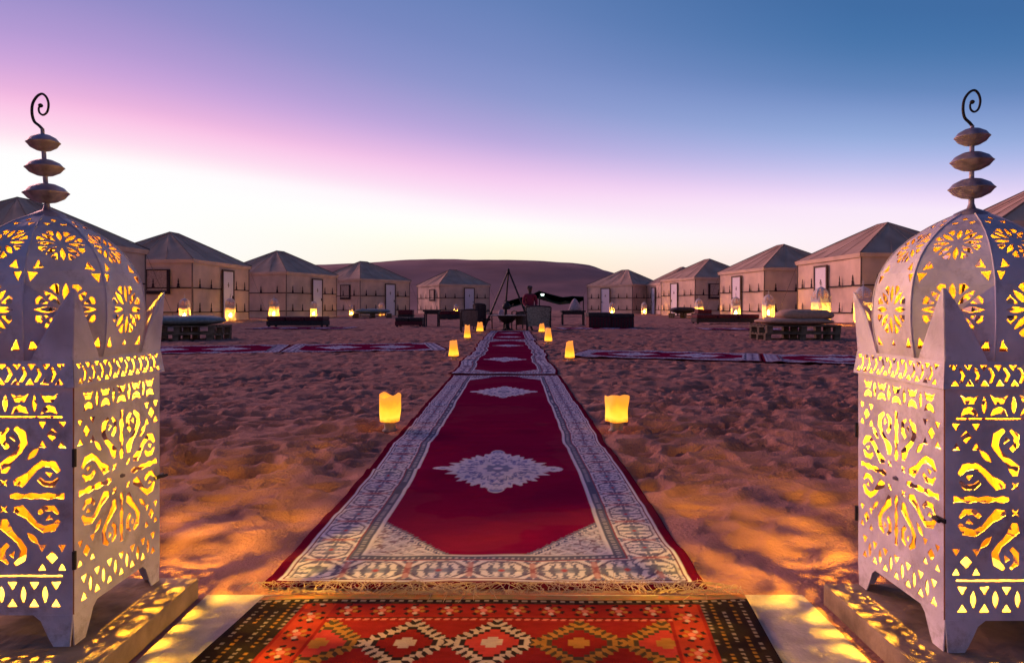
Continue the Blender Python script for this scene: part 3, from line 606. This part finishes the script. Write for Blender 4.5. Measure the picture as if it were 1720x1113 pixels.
paper_light(655, 722, .086, .122, 1, 'largest paper light on the left side of the carpet, square topped', False)
paper_light(1036, 722, .094, .118, 2, 'largest paper light on the right side of the carpet, wide square top', False)
paper_light(762, 604, .100, .165, 3, 'tapered paper light left of the carpet beside the left cross carpet', True)
paper_light(957, 607, .100, .165, 4, 'tapered paper light right of the carpet beside the right cross carpet', True)
paper_light(785, 571, .115, .22, 5, 'third paper light from front on the left side', True)
paper_light(921, 577, .11, .20, 6, 'third paper light from front on the right side', True)
paper_light(806, 559, .15, .19, 7, 'farthest paper light on the left, before the fire circle chairs', True)
paper_light(910, 560, .13, .17, 8, 'farthest paper light on the right, before the grey backed chair', True)

# ================================================================== tents
M_can = mat('tent_canvas', (.72, .50, .40), .9, noise=.11, nscale=1.1, bump=.5, bscale=4, spec=.1)
M_roof = mat('tent_roof_canvas', (.56, .365, .27), .9, noise=.09, nscale=1.2, bump=.4, bscale=5, spec=.1)
M_trim = mat('dark_applique', (.035, .02, .025), .9, noise=.1)
M_door = mat('pale_door_cloth', (.82, .72, .80), .7, noise=.05)
M_drf = mat('door_frame_wood', (.12, .07, .055), .7, noise=.2)
M_flap = mat('window_flap', (.50, .35, .29), .9)
M_seam = mat('tent_seam', (.20, .14, .12), .9)
E, TOP = 2.6, 3.97
def fabric_grid(p00, p10, p01, p11, nu, nv, amp, seed, nrm_):
    p00, p10, p01, p11, nrm_ = map(Vector, (p00, p10, p01, p11, nrm_)); vs = []
    for j in range(nv + 1):
        for i in range(nu + 1):
            u, v = i / nu, j / nv; p = (p00 * (1 - u) + p10 * u) * (1 - v) + (p01 * (1 - u) + p11 * u) * v
            ed = math.sin(u * math.pi) ** .5 * math.sin(v * math.pi) ** .5 if 0 < u < 1 and 0 < v < 1 else 0
            d = amp * ed * (.5 * math.sin(u * 9 + seed) + .35 * math.sin(u * 21 + v * 3 + seed * 2) + .3 * math.sin(v * 7 + u * 4 + seed) - .8)
            vs.append(p + nrm_ * d)
    return vs, [(j * (nu + 1) + i, j * (nu + 1) + i + 1, (j + 1) * (nu + 1) + i + 1, (j + 1) * (nu + 1) + i) for j in range(nv) for i in range(nu)]
def tent(A, B, hand, label, La=4.9, Lc=4.6, window=True, seed=1, wx=None):
    ang = math.atan2(B[1] - A[1], B[0] - A[0]); t = empty('canvas_tent', (A[0], A[1], -.02), ang, label, 'tent', 'cream canvas tents around the camp'); h = hand
    P = lambda x, y, z: (x, y * h, z); cn = [(0, 0), (La, 0), (La, Lc), (0, Lc)]; r0, r1, rc = La / 2 - .38, La / 2 + .38, Lc / 2
    nr = [(0, -1), (1, 0), (0, 1), (-1, 0)]
    for k in range(4):
        a, b = cn[k], cn[(k + 1) % 4]; vs, fs = fabric_grid(P(*a, 0), P(*b, 0), P(*a, E), P(*b, E), 28, 10, .055, seed + k, P(*nr[k], 0)); MB().add(vs, fs).obj('wall_panel', M_can, t, True)
    o_ = .10; ro = [(-o_, -o_), (La + o_, -o_), (La + o_, Lc + o_), (-o_, Lc + o_)]; apex = [((r0, rc), (r1, rc)), ((r1, rc), (r1, rc)), ((r1, rc), (r0, rc)), ((r0, rc), (r0, rc))]
    for k in range(4):
        a, b = ro[k], ro[(k + 1) % 4]; ap, bp = apex[k]; mid = Vector(((a[0] + b[0]) / 2 - (ap[0] + bp[0]) / 2, ((a[1] + b[1]) / 2 - (ap[1] + bp[1]) / 2) * h, 0)).normalized()
        vs, fs = fabric_grid(P(*a, E - .02), P(*b, E - .02), P(*ap, TOP), P(*bp, TOP), 18, 12, .085, seed + k * 2, (mid.x * .4, mid.y * .4, .9)); MB().add(vs, fs).obj('roof_panel', M_roof, t, True)
    v = MB(); g = .012
    for k in range(4):
        a, b = ro[k], ro[(k + 1) % 4]; x0, x1 = sorted((a[0], b[0])); y0, y1 = sorted((a[1] * h, b[1] * h)); v.box(x0 - g, x1 + g, y0 - g, y1 + g, E - .20, E - .015) if False else None
        n0 = nr[k]; v.add([P(a[0], a[1], E - .02), P(b[0], b[1], E - .02), P(b[0] - n0[0] * .04, b[1] - n0[1] * .04, E - .17), P(a[0] - n0[0] * .04, a[1] - n0[1] * .04, E - .17)], [(0, 1, 2, 3)])
    v.obj('valance', M_can, t)
    for k in range(4):
        a, b = ro[k], ro[(k + 1) % 4]; ap, bp = apex[k]; v = MB()
        for f in (.25, .5, .75):
            pts = [P(a[0] * (1 - f) + b[0] * f + ((ap[0] * (1 - f) + bp[0] * f) - (a[0] * (1 - f) + b[0] * f)) * q, a[1] * (1 - f) + b[1] * f + ((ap[1] * (1 - f) + bp[1] * f) - (a[1] * (1 - f) + b[1] * f)) * q, E - .01 + (TOP - E) * q - .012 * math.sin(q * math.pi)) for q in (0, .25, .5, .75, 1)]
            MB().tube(pts, .012, 4).obj('roof_seam', M_roof, t)
    v = MB()
    for (x, y_) in cn: 
        v.tube([P(x, y_, 0), P(x, y_, E)], .028, 6)
    for k in range(4):
        a = ro[k]; ap = apex[k][0]; v.tube([P(a[0], a[1], E), P((a[0] + ap[0]) / 2, (a[1] + ap[1]) / 2, (E + TOP) / 2 + .01), P(ap[0], ap[1], TOP)], .018, 5)
    v.tube([P(r0, rc, TOP), P(r1, rc, TOP)], .025, 5); v.obj('corner_seam', M_seam, t)
    # dark applique: horizontal tapes with spear heads, on the door wall and the side wall
    d0, d1 = La * .49, La * .49 + .90
    def spears(wall, xs_, z0, band):
        def put3(x, z, o): return P(x, -o, z) if wall == 0 else P(-o, x, z)
        for (a, b) in band: 
            mb = MB(); vs0 = [put3(x, z, o) for o in (.012, .030) for x, z in ((a, z0 - .022), (b, z0 - .022), (b, z0 + .022), (a, z0 + .022))]; mb.add(vs0, [(0, 1, 2, 3), (7, 6, 5, 4), (0, 4, 5, 1), (1, 5, 6, 2), (2, 6, 7, 3), (3, 7, 4, 0)]); mb.obj('applique_band', M_trim, t)
        for x in xs_:
            mb = MB()
            sp = [(-.085, .02), (.085, .02), (.045, .085), (.052, .16), (.018, .20), (.030, .26), (.006, .40), (-.006, .40), (-.030, .26), (-.018, .20), (-.052, .16), (-.045, .085)]; n = len(sp)
            mb.add([put3(x + p, z0 + q, .012) for p, q in sp] + [put3(x + p, z0 + q, .026) for p, q in sp], [tuple(range(n)), tuple(range(2 * n - 1, n - 1, -1))] + [(i, (i + 1) % n, (i + 1) % n + n, i + n) for i in range(n)]); mb.obj('applique_spear', M_trim, t)
    xa = [.55, 1.45, d1 + .35, d1 + 1.15]
    for z0 in (1.40, .38): spears(0, xa, z0, [(.03, d0 - .10), (d1 + .10, La - .03)])
    for z0 in (1.40, .38): spears(1, [.6, 1.7, 2.8, 3.9], z0, [(.03, Lc - .03)])
    def wb(mb, wall, x0, x1, z0, z1, o0, o1):
        c = [((x, -o, z) if wall == 0 else (-o, x, z)) for z in (z0, z1) for x, o in ((x0, o0), (x1, o0), (x1, o1), (x0, o1))]; mb.add([P(*q) for q in c], [(3, 2, 1, 0), (4, 5, 6, 7), (0, 1, 5, 4), (1, 2, 6, 5), (2, 3, 7, 6), (3, 0, 4, 7)])
    mb = MB(); wb(mb, 0, d0, d1, .03, 2.22, .02, .045); dr = mb.obj('door', M_door, t)
    mb = MB(); wb(mb, 0, d0 + .38, d0 + .52, 1.58, 1.62, .046, .056); wb(mb, 0, d0 + .43, d0 + .47, 1.50, 1.72, .046, .058); mb.obj('door_ornament', M_seam, dr)
    mb = MB(); wb(mb, 0, d0 + .80, d0 + .84, .98, 1.12, .046, .080); mb.obj('handle', M_trim, dr)
    mb = MB(); wb(mb, 0, d0 - .07, d0 - .002, 0, 2.30, .015, .075); wb(mb, 0, d1 + .002, d1 + .07, 0, 2.30, .015, .075); wb(mb, 0, d0 - .002, d1 + .002, 2.222, 2.30, .015, .075); mb.obj('door_frame', M_drf, t)
    if window:
        x0 = wx if wx is not None else 1.75; x1 = x0 + 1.05; mb = MB(); wb(mb, 1, x0, x1, 2.13, 2.17, .02, .07); wb(mb, 1, x0, x0 + .13, 1.14, 2.13, .02, .07); wb(mb, 1, x1 - .03, x1, 1.30, 2.13, .02, .06); wb(mb, 1, x0 + .13, x1, 1.14, 1.28, .02, .07)
        wf = mb.obj('window', M_trim, t); mb = MB(); wb(mb, 1, x0 + .13, x1 - .03, 1.28, 2.13, .014, .022); mb.obj('window_flap', M_flap, wf)
    mb = MB()
    for (x, y_) in ((-.9, -.1), (La + .9, -.1)): mb.tube([P(x, y_ - .5, 0), P(min(max(x, 0), La), 0, E - .1)], .008, 4)
    mb.obj('guy_rope', M_seam, t)
    return t
def onray(A, pxx, L):
    k = (pxx - 860) / F; a = 1 + k * k; b = -2 * (k * A[0] + A[1]); c = A[0] ** 2 + A[1] ** 2 - L * L; d = b * b - 4 * a * c
    y_ = (-b + math.sqrt(max(0, d))) / (2 * a); return (k * y_, y_)
TL = [((-13.1, 18.3), 244, 1, 'leftmost tent, mostly hidden behind the left large lantern dome', True), ((xat(323, 27.7), 27.7), 418, 1, 'second tent from left with a dark framed window on its side', True), ((xat(481, 37.2), 37.2), 565, 1, 'third tent from left with no window, above the low dark bench', False),
      ((xat(605, 46), 46), 688, 1, 'fourth tent from left, wide front toward the path, dune behind its peak', True), ((xat(738.6, 57), 57), 822, 1, 'fifth tent from left, directly left of the fire tripod', True),
      ((11.37, 15.5), 1550, -1, 'rightmost tent, its brown roof showing beside the right lantern finial', True), ((xat(1446.6, 24.4), 24.4), 1340, -1, 'second tent from right, largest full tent beside the right lantern dome', False), ((xat(1284, 33.4), 33.4), 1209, -1, 'third tent from right with plain shaded side wall', False),
      ((xat(1167.6, 44), 44), 1110.6, -1, 'fourth tent from right with a dark framed window on its side', True), ((12.2, 53.5), None, -1, 'tent peak showing behind the fourth tent from right', False), ((xat(1062, 57), 57), 987, -1, 'tent directly right of the fire circle with its door facing the path', False)]
for i, (A, pb, hand, lab, win) in enumerate(TL):
    B = onray(A, pb, 4.9) if pb else (A[0] + (.2 if i == 5 else -.4), A[1] + 4.9); tent(A, B, hand, lab, window=win, seed=i * 1.3, wx=.95)

# ================================================================== furniture
M_pal = mat('pallet_wood', (.16, .115, .08), .9, noise=.3, nscale=6)
M_teal = mat('blue_grey_cushion', (.20, .26, .28), .9, noise=.1, bump=.3, bscale=14)
M_tan = mat('tan_cushion', (.50, .29, .20), .9, noise=.1, bump=.3, bscale=14)
M_dk = mat('dark_upholstery', (.045, .032, .036), .85, noise=.2)
M_dred = mat('dark_red_wicker', (.12, .018, .03), .8, noise=.3, nscale=40)
M_grey = mat('grey_weave', (.27, .25, .21), .9, noise=.2, nscale=30)
M_wht = mat('white_cushion', (.50, .36, .38), .9)
def pillow(name, w_, d_, h_, m_, parent=None, pinch=.35, seed=0):
    mb = MB(); n, k = 28, 14; vs = []
    for j in range(k + 1):
        for i in range(n):
            ph = -math.pi / 2 + math.pi * j / k; a = 2 * math.pi * i / n; c = math.cos(ph); sx_ = math.copysign(abs(math.cos(a)) ** .55, math.cos(a)) * c ** .5 if c > 1e-6 else 0; sy_ = math.copysign(abs(math.sin(a)) ** .55, math.sin(a)) * c ** .5 if c > 1e-6 else 0
            z = math.sin(ph) * (1 - pinch * (abs(sx_) ** 3 + abs(sy_) ** 3) / 2) + .06 * math.sin(sx_ * 6 + seed) * math.sin(sy_ * 5 + seed)
            vs.append((sx_ * w_ / 2, sy_ * d_ / 2, h_ / 2 + z * h_ / 2))
    mb.add(vs, [(j * n + i, j * n + (i + 1) % n, (j + 1) * n + (i + 1) % n, (j + 1) * n + i) for j in range(k) for i in range(n)])
    return mb.obj(name, m_, parent, True)
def pallet(x, y, z, w_, d_, rz, label):
    t = empty('wooden_pallet', (x, y, z), rz, label, 'pallet', 'stacked wooden pallets under the floor cushions')
    pl = MB().box(-w_ / 2, w_ / 2, -.045, .045, 0, .018).mesh('plank', M_pal); pb = MB().box(-w_ / 2, w_ / 2, -.045, .045, 0, .02).mesh('deck', M_pal)
    for i in range(3): link('plank', pl, t).location = (0, (i - 1) * (d_ / 2 - .05), 0)
    for i in range(3):
        for j in range(3):
            o = MB().box(-.05, .05, -.045, .045, 0, .075).obj('block', M_pal, t); o.location = ((i - 1) * (w_ / 2 - .05), (j - 1) * (d_ / 2 - .05), .019)
    for i in range(3): MB().box(-.05, .05, -d_ / 2, d_ / 2, 0, .018).obj('cross_board', M_pal, t).location = ((i - 1) * (w_ / 2 - .05), 0, .095)
    for i in range(6): link('plank', pl, t).location = (0, -d_ / 2 + .045 + i * (d_ - .09) / 5, .114)
def bed(pxa, pxb, Y, cm, lab, hh=.20, two=True, mcol=None, depth=.8):
    X = xat((pxa + pxb) / 2, Y); w_ = (pxb - pxa) * Y / F; yy = Y + depth / 2; n = 2 if two else 1
    for k in range(n): pallet(X + .01 * k, yy, -.01 + k * .134, w_, depth, .03 * k, ('upper' if k else 'lower') + ' wooden pallet under the ' + lab)
    o = pillow('floor_cushion', w_ * 1.0, depth * 1.02, hh, cm, None, seed=Y); o.location = (X, yy, -.01 + n * .134); tag(o, lab, 'cushion')
    return X, yy
X, Y = bed(1286, 1412, 11.5, M_tan, 'flat tan cushion on pallets beside the right large lantern', .13)
o = pillow('bolster', .98, .50, .20, M_tan, None, .15, 2); o.location = (X + .17, Y - .05, .335); tag(o, 'plump tan bolster lying on top of the tan pallet cushion', 'bolster')
X, Y = bed(232, 356, 11.3, M_teal, 'blue grey cushion on pallets beside the left large lantern', .17)
bed(592, 652, 33.5, M_teal, 'blue grey cushion on far pallets between two lit lanterns', .24, depth=1.0)
bed(1130, 1173, 35.5, M_dk, 'dark green cushion on pallets between two right hand tents', .32, depth=1.0)
def bench(pxa, pxb, Y, h_, m_, lab, segs, depth=.7, back=False):
    X = xat((pxa + pxb) / 2, Y); w_ = (pxb - pxa) * Y / F; t = empty('low_bench', (X, Y + depth / 2, -.01), 0, lab, 'bench')
    MB().box(-w_ / 2, w_ / 2, -depth / 2, depth / 2, .05, h_ * .6).obj('base', m_, t, bevel=.015)
    for i in range(segs):
        a = -w_ / 2 + w_ * i / segs + .01; b = a + w_ / segs - .02; MB().box(a, b, -depth / 2 - .01, depth / 2 + .01, h_ * .6 + .002, h_).obj('seat_cushion', M_dk if m_ != M_dk else M_dred, t, bevel=.03)
    for sx_ in (-1, 1):
        for sy_ in (-1, 1): MB().box(sx_ * (w_ / 2 - .06) - .03, sx_ * (w_ / 2 - .06) + .03, sy_ * (depth / 2 - .06) - .03, sy_ * (depth / 2 - .06) + .03, 0, .049).obj('leg', M_dk, t)
    if back: MB().box(-w_ / 2, w_ / 2, depth / 2 - .10, depth / 2, h_ + .003, h_ + .22).obj('backrest', m_, t, bevel=.02)
    return t
bench(447, 543, 19.4, .31, M_dk, 'long low dark bench before the third tent from left', 3)
bench(1170, 1276, 23.4, .33, M_dk, 'long low dark bench before the third tent from right', 3)
bench(663, 709, 19.6, .28, M_dred, 'small dark red bench left of the fire circle', 2)
bench(668, 693, 27.0, .48, M_dk, 'small dark bench standing behind the small red bench', 1, .5)
bench(738, 776, 31, .42, M_dk, 'dark bench behind the table at left of the fire circle', 2, .6)
bench(1172, 1196, 31, .48, M_dk, 'short dark bench next to the window of a right hand tent', 1, .6)
def ribbed_block(pxa, pxb, Y, h_, lab, dz=0, rz=0):
    X = xat((pxa + pxb) / 2, Y); w_ = (pxb - pxa) * Y / F; t = empty('wicker_seat', (X, Y + .35, -.01), rz, lab, 'seat', 'dark red wicker seating blocks right of the fire')
    MB().box(-w_ / 2, w_ / 2, -.35, .35, .03, h_ * .72).obj('base', M_dred, t, bevel=.01)
    rb = MB().box(-.012, .012, -.012, .0, .035, h_ * .70).mesh('rib', M_dk); n = 7
    for i in range(n): link('rib', rb, t).location = (-w_ / 2 + w_ * (i + .5) / n, -.352, 0)
    MB().box(-w_ / 2 - .01, w_ / 2 + .01, -.36, .36, h_ * .72 + .002, h_).obj('seat_cushion', M_dk, t, bevel=.03)
ribbed_block(989, 1027, 18.0, .44, 'left dark red ribbed seat block right of the fire circle'); ribbed_block(1028, 1065, 18.0, .41, 'right dark red ribbed seat block below a lit lantern')
def table(pxa, pxb, Y, h_, lab, m_=None):
    X = xat((pxa + pxb) / 2, Y); w_ = (pxb - pxa) * Y / F; t = empty('side_table', (X, Y + .25, -.01), 0, lab, 'table'); m_ = m_ or M_dk
    MB().box(-w_ / 2, w_ / 2, -.25, .25, h_ - .05, h_).obj('table_top', m_, t, bevel=.01); MB().box(-w_ / 2 + .04, w_ / 2 - .04, -.22, .22, h_ - .12, h_ - .052).obj('apron', m_, t)
    for sx_ in (-1, 1):
        for sy_ in (-1, 1): MB().box(sx_ * (w_ / 2 - .05) - .018, sx_ * (w_ / 2 - .05) + .018, sy_ * .19 - .018, sy_ * .19 + .018, 0, h_ - .121).obj('leg', m_, t)
table(710, 738, 19.3, .50, 'small dark table with thin legs left of the fire circle'); table(943, 984, 20.5, .48, 'dark table under the pale cushions right of the fire circle')
o = MB().lathe([(.0001, 0), (.19, .0), (.20, .05), (.17, .15), (.11, .26), (.05, .35), (.0001, .38)], 16, jit=lambda i, j: 1 + .07 * math.sin(j * 1.9 + i)).obj('white_cushion', M_wht, None, True); o.location = (xat(966, 20.7), 20.8, .47); tag(o, 'pale pinkish cushion heaped on the dark table right of the fire', 'cushion')
o = pillow('white_cushion', .26, .2, .26, M_wht, None, .9); o.location = (xat(842, 24), 24, .02); o.scale = (1, 1, 1.8); tag(o, 'pale cushion standing on the sand behind the fire tripod', 'cushion')
def chair(px_, Y, w_, h_, rz, m_, lab):
    t = empty('camp_chair', (xat(px_, Y), Y, -.01), rz, lab, 'chair', 'chairs around the fire bowl'); seat = .30
    MB().box(-w_ / 2 + .03, w_ / 2 - .03, -.24, .20, seat - .06, seat).obj('seat', m_, t, bevel=.015)
    vs = []; n, k = 12, 6
    for o_ in (0, .02):
        for j in range(k + 1):
            for i in range(n + 1):
                u = i / n * 2 - 1; v = j / k; vs.append((u * (w_ / 2 - .01) * (1 + .06 * v), -.24 - .06 * v + .10 * u * u - o_ + 0 * v, .14 + (h_ - .14) * v - .02 * u * u))
    m0 = (n + 1) * (k + 1); fs = []
    for j in range(k):
        for i in range(n): a = j * (n + 1) + i; fs += [(a, a + 1, a + n + 2, a + n + 1), (a + m0, a + n + 1 + m0, a + n + 2 + m0, a + 1 + m0)]
    MB().add(vs, fs).obj('backrest', m_, t, True)
    mb = MB(); top = [vs[k * (n + 1) + i] for i in range(n + 1)]; mb.tube([(p[0], p[1] - .01, p[2] + .008) for p in top], .018, 6); 
    mb.obj('frame', M_dk, t)
    for sx_ in (-1, 1):
        MB().tube([(sx_ * w_ / 2 * 1.06, -.20, h_ - .02), (sx_ * w_ / 2, -.18, seat), (sx_ * w_ / 2, -.20, 0)], .016, 6).obj('leg', M_dk, t); MB().tube([(sx_ * w_ / 2, .20, seat + .16), (sx_ * w_ / 2, .20, seat), (sx_ * w_ / 2, .22, 0)], .016, 6).obj('leg', M_dk, t)
        MB().tube([(sx_ * w_ / 2, .20, seat + .16), (sx_ * w_ / 2, 0, seat + .19), (sx_ * w_ / 2 * 1.03, -.22, seat + .17)], .018, 6).obj('armrest', M_dk, t)
    return t
chair(905, 16.0, .56, .60, -.08, M_grey, 'grey backed chair with dark rim, nearest right of the fire bowl')
chair(788, 15.8, .38, .52, .15, mat('brown_weave', (.16, .12, .11), .9), 'brown backed chair nearest left of the fire bowl')
chair(811, 16.8, .32, .66, -.4, M_dk, 'tall dark chair directly left of the fire bowl')
chair(873, 17.2, .30, .46, .3, mat('dim_weave', (.12, .10, .09), .9), 'low brown chair between the fire bowl and the grey chair')
# fire bowl, kettle, tripod
FX, FY = xat(852, 16.6), 16.6
t = empty('fire_bowl', (FX, FY, -.01), 0, 'dark iron fire bowl on a pedestal at the end of the carpet', 'fire bowl')
MB().lathe([(.06, .18), (.14, .22), (.21, .29), (.24, .36), (.225, .36), (.19, .30), (.10, .25), (.0001, .24)], 24).obj('bowl', M_iron, t, True); MB().lathe([(.0001, 0), (.16, 0), (.16, .03), (.06, .07), (.055, .18)], 16).obj('pedestal', M_iron, t, True)
MB().lathe([(.24, .36), (.50, .375), (.50, .390), (.24, .38)], 28).obj('table_rim', mat('pale_rim', (.30, .26, .24), .6), t)
t = empty('iron_tripod', (FX + .03, FY, -.01), 0, 'tall dark iron tripod standing over the fire bowl', 'tripod'); ap = (0, 0, 1.50)
for (x, y_) in ((-.62, -.1), (.60, -.05), (-.12, .5)): MB().tube([(x, y_, 0), ap], [.027, .020], 6).obj('leg', M_iron, t)
MB().tube([ap, (-.03, 0, 1.1), (-.05, 0, .76)], .006, 5).obj('chain', M_iron, t); MB().lathe([(.0001, -.05), (.03, -.04), (.034, .02), (.0001, .05)], 8, ap).obj('apex_ring', M_iron, t)
t = empty('hanging_kettle', (FX - .02, FY, .52), 0, 'dark kettle hanging from the tripod over the fire bowl', 'kettle')
MB().lathe([(.0001, 0), (.08, .0), (.105, .04), (.10, .10), (.06, .15), (.02, .17), (.02, .19), (.0001, .20)], 18).obj('pot', M_iron, t, True); MB().tube([(.08, 0, .05), (.15, 0, .09), (.18, 0, .14)], [.018, .012, .008], 6).obj('spout', M_iron, t); MB().tube([(-.08, 0, .12), (-.05, 0, .21), (.05, 0, .21), (.08, 0, .12)], .007, 5).obj('handle', M_iron, t)
# berber canopy
YC = 42.0; M_gcl = mat('dark_green_cloth', (.015, .11, .09), .9, noise=.2)
t = empty('cloth_canopy', (0, 0, 0), 0, 'low dark green cloth canopy on poles beyond the fire', 'canopy')
cp = [(851, 506), (872, 500), (892, 495), (906, 488), (922, 493), (945, 499), (962, 497), (980, 498)]; vs = []; nn = 40
for dpt in (0, .02):
    for (dy, dz) in ((0, -.42), (0, 0), (1.2, -.05), (2.6, -.45)):
        for i in range(nn + 1):
            s = i / nn * (len(cp) - 1); a = min(int(s), len(cp) - 2); f = s - a; px_ = cp[a][0] * (1 - f) + cp[a + 1][0] * f; py_ = cp[a][1] * (1 - f) + cp[a + 1][1] * f
            sc2 = abs(math.sin(i / nn * math.pi * 4)) if dz == -.42 else 0; vs.append((xat(px_, YC), YC + dy, .57 + (516 - py_) * YC / F + dz * (1 if dz != -.42 else .55 + .45 * sc2) - dpt))
fs = []
for l in (0, 4 * (nn + 1)):
    for j in range(3):
        for i in range(nn): a = l + j * (nn + 1) + i; fs.append((a, a + 1, a + nn + 2, a + nn + 1))
MB().add(vs, fs).obj('cloth', M_gcl, t, True)
for px_, py_ in ((851, 506), (906, 488), (980, 498)): MB().tube([(xat(px_, YC), YC + .02, -.05), (xat(px_, YC), YC + .02, .55 + (516 - py_) * YC / F)], .035, 6).obj('pole', M_iron, t)
t = empty('canopy_lamp', (xat(911, YC), YC - .12, 0), 0, 'glowing white lamp hanging under the peak of the green canopy', 'lamp'); zl = .57 + (516 - 494.5) * YC / F
MB().lathe([(.0001, -.10), (.07, -.08), (.12, 0), (.09, .08), (.0001, .10)], 14, (0, 0, zl)).obj('bulb', mat('white_lamp_glow', (.8, .9, .8), .5, emit=(.75, 1, .85), estr=3), t, True); MB().tube([(0, 0, zl + .09), (0, .08, zl + .22)], .01, 4).obj('cord', M_iron, t)
MB().lathe([(.0001, .13), (.05, .12), (.14, .04), (.135, .035), (.04, .10), (.0001, .11)], 14, (0, 0, zl)).obj('lamp_shade', M_iron, t, True)

# ================================================================== seated person
def skin(name, chain, m_, parent, sub=2):
    me = bpy.data.meshes.new(name); me.from_pydata([c[0] for c in chain['v']], chain['e'], []); o = link(name, me, parent); s = o.modifiers.new('skin', 'SKIN'); s.use_smooth_shade = True
    for i, c in enumerate(chain['v']): r = c[1]; me.skin_vertices[0].data[i].radius = (r if isinstance(r, tuple) else (r, r))
    me.skin_vertices[0].data[0].use_root = True; q = o.modifiers.new('sub', 'SUBSURF'); q.levels = sub; q.render_levels = sub
    me.materials.append(m_); return o
YP = 21.5; pt = empty('person', (xat(890, YP), YP, 0), .25, 'person in a red top sitting upright behind the grey chair, turned to the fire', 'person')
M_shaded_skin = mat('skin', (.11, .058, .048), .6); M_redtop = mat('red_top', (.26, .02, .05), .85); M_hair = mat('dark_hair', (.02, .012, .012), .7); M_trou = mat('dark_trousers', (.03, .03, .05), .9)  # skin tone darkened, shade on the person put into its colour
body = {'v': [((0, 0, .50), (.13, .10)), ((0, 0, .66), (.12, .095)), ((0, .01, .84), (.145, .10)), ((0, .0, .96), (.10, .075)), ((0, 0, 1.01), .052), ((0, -.005, 1.08), .055), ((0, -.01, 1.14), (.078, .090)), ((0, -.005, 1.21), (.076, .088)), ((0, 0, 1.255), .05),
  ((.17, 0, .93), .055), ((.215, -.02, .72), .042), ((.13, -.20, .60), .032), ((.09, -.27, .585), .026), ((-.17, 0, .93), .055), ((-.215, -.02, .72), .042), ((-.13, -.20, .60), .032), ((-.09, -.27, .585), .026),
  ((.10, -.05, .48), .085), ((.13, -.42, .48), .062), ((.13, -.44, .10), .040), ((.13, -.58, .04), .032), ((-.10, -.05, .48), .085), ((-.13, -.42, .48), .062), ((-.13, -.44, .10), .040), ((-.13, -.58, .04), .032)],
  'e': [(0, 1), (1, 2), (2, 3), (3, 4), (4, 5), (5, 6), (6, 7), (7, 8), (3, 9), (9, 10), (10, 11), (11, 12), (3, 13), (13, 14), (14, 15), (15, 16), (0, 17), (17, 18), (18, 19), (19, 20), (0, 21), (21, 22), (22, 23), (23, 24)]}
skin('body', body, M_shaded_skin, pt)
skin('shirt', {'v': [((0, 0, .49), (.15, .12)), ((0, 0, .66), (.138, .112)), ((0, .01, .84), (.162, .118)), ((0, 0, .965), (.11, .085)), ((.17, 0, .935), .068), ((.217, -.02, .72), .054), ((.15, -.16, .62), .045), ((-.17, 0, .935), .068), ((-.217, -.02, .72), .054), ((-.15, -.16, .62), .045)], 'e': [(0, 1), (1, 2), (2, 3), (3, 4), (4, 5), (5, 6), (3, 7), (7, 8), (8, 9)]}, M_redtop, pt)
skin('trousers', {'v': [((0, 0, .47), (.15, .12)), ((.10, -.05, .475), .10), ((.13, -.42, .48), .076), ((.13, -.44, .14), .056), ((-.10, -.05, .475), .10), ((-.13, -.42, .48), .076), ((-.13, -.44, .14), .056)], 'e': [(0, 1), (1, 2), (2, 3), (0, 4), (4, 5), (5, 6)]}, M_trou, pt)
skin('hair', {'v': [((0, .035, 1.12), .075), ((0, .015, 1.20), (.100, .09)), ((0, -.012, 1.265), (.094, .095))], 'e': [(0, 1), (1, 2)]}, M_hair, pt)  # enlarged over the forehead, standing in for shade on the head
fc = MB(); 
for sx_ in (-1, 1): fc.lathe([(.0001, -.006), (.009, 0), (.0001, .006)], 6, (sx_ * .030, -.088, 1.165))
fc.obj('eyes', M_hair, pt); MB().tube([(0, -.09, 1.165), (0, -.112, 1.135)], [.008, .014], 5).obj('nose', M_shaded_skin, pt); MB().tube([(-.022, -.092, 1.103), (0, -.099, 1.10), (.022, -.092, 1.103)], .005, 5).obj('mouth', M_redtop, pt)
for sx_ in (-1, 1):
    hd = MB(); bx = sx_ * .09
    for k in range(4): hd.tube([(bx + (k - 1.5) * .018, -.275, .585), (bx + (k - 1.5) * .020, -.315, .58), (bx + (k - 1.5) * .019, -.345 + abs(k - 1.4) * .008, .565)], [.009, .008, .006], 5)
    hd.tube([(bx - sx_ * .025, -.265, .585), (bx - sx_ * .05, -.295, .59), (bx - sx_ * .052, -.315, .585)], [.011, .009, .007], 5); hd.obj('hand', M_shaded_skin, pt, True)
    MB().box(sx_ * .13 - .042, sx_ * .13 + .042, -.66, -.40, 0, .075).obj('shoe', M_dk, pt, bevel=.02)
t = empty('round_stool', (xat(890, YP), YP, 0), 0, 'dark stool under the seated person in the red top', 'stool'); MB().lathe([(.0001, .34), (.19, .34), (.20, .36), (.20, .385), (.19, .40), (.0001, .40)], 20).obj('seat', M_dk, t)
for k in range(4): a = k * math.pi / 2 + .7; MB().tube([(.13 * math.cos(a), .13 * math.sin(a), .34), (.17 * math.cos(a), .17 * math.sin(a), 0)], .016, 6).obj('leg', M_dk, t)
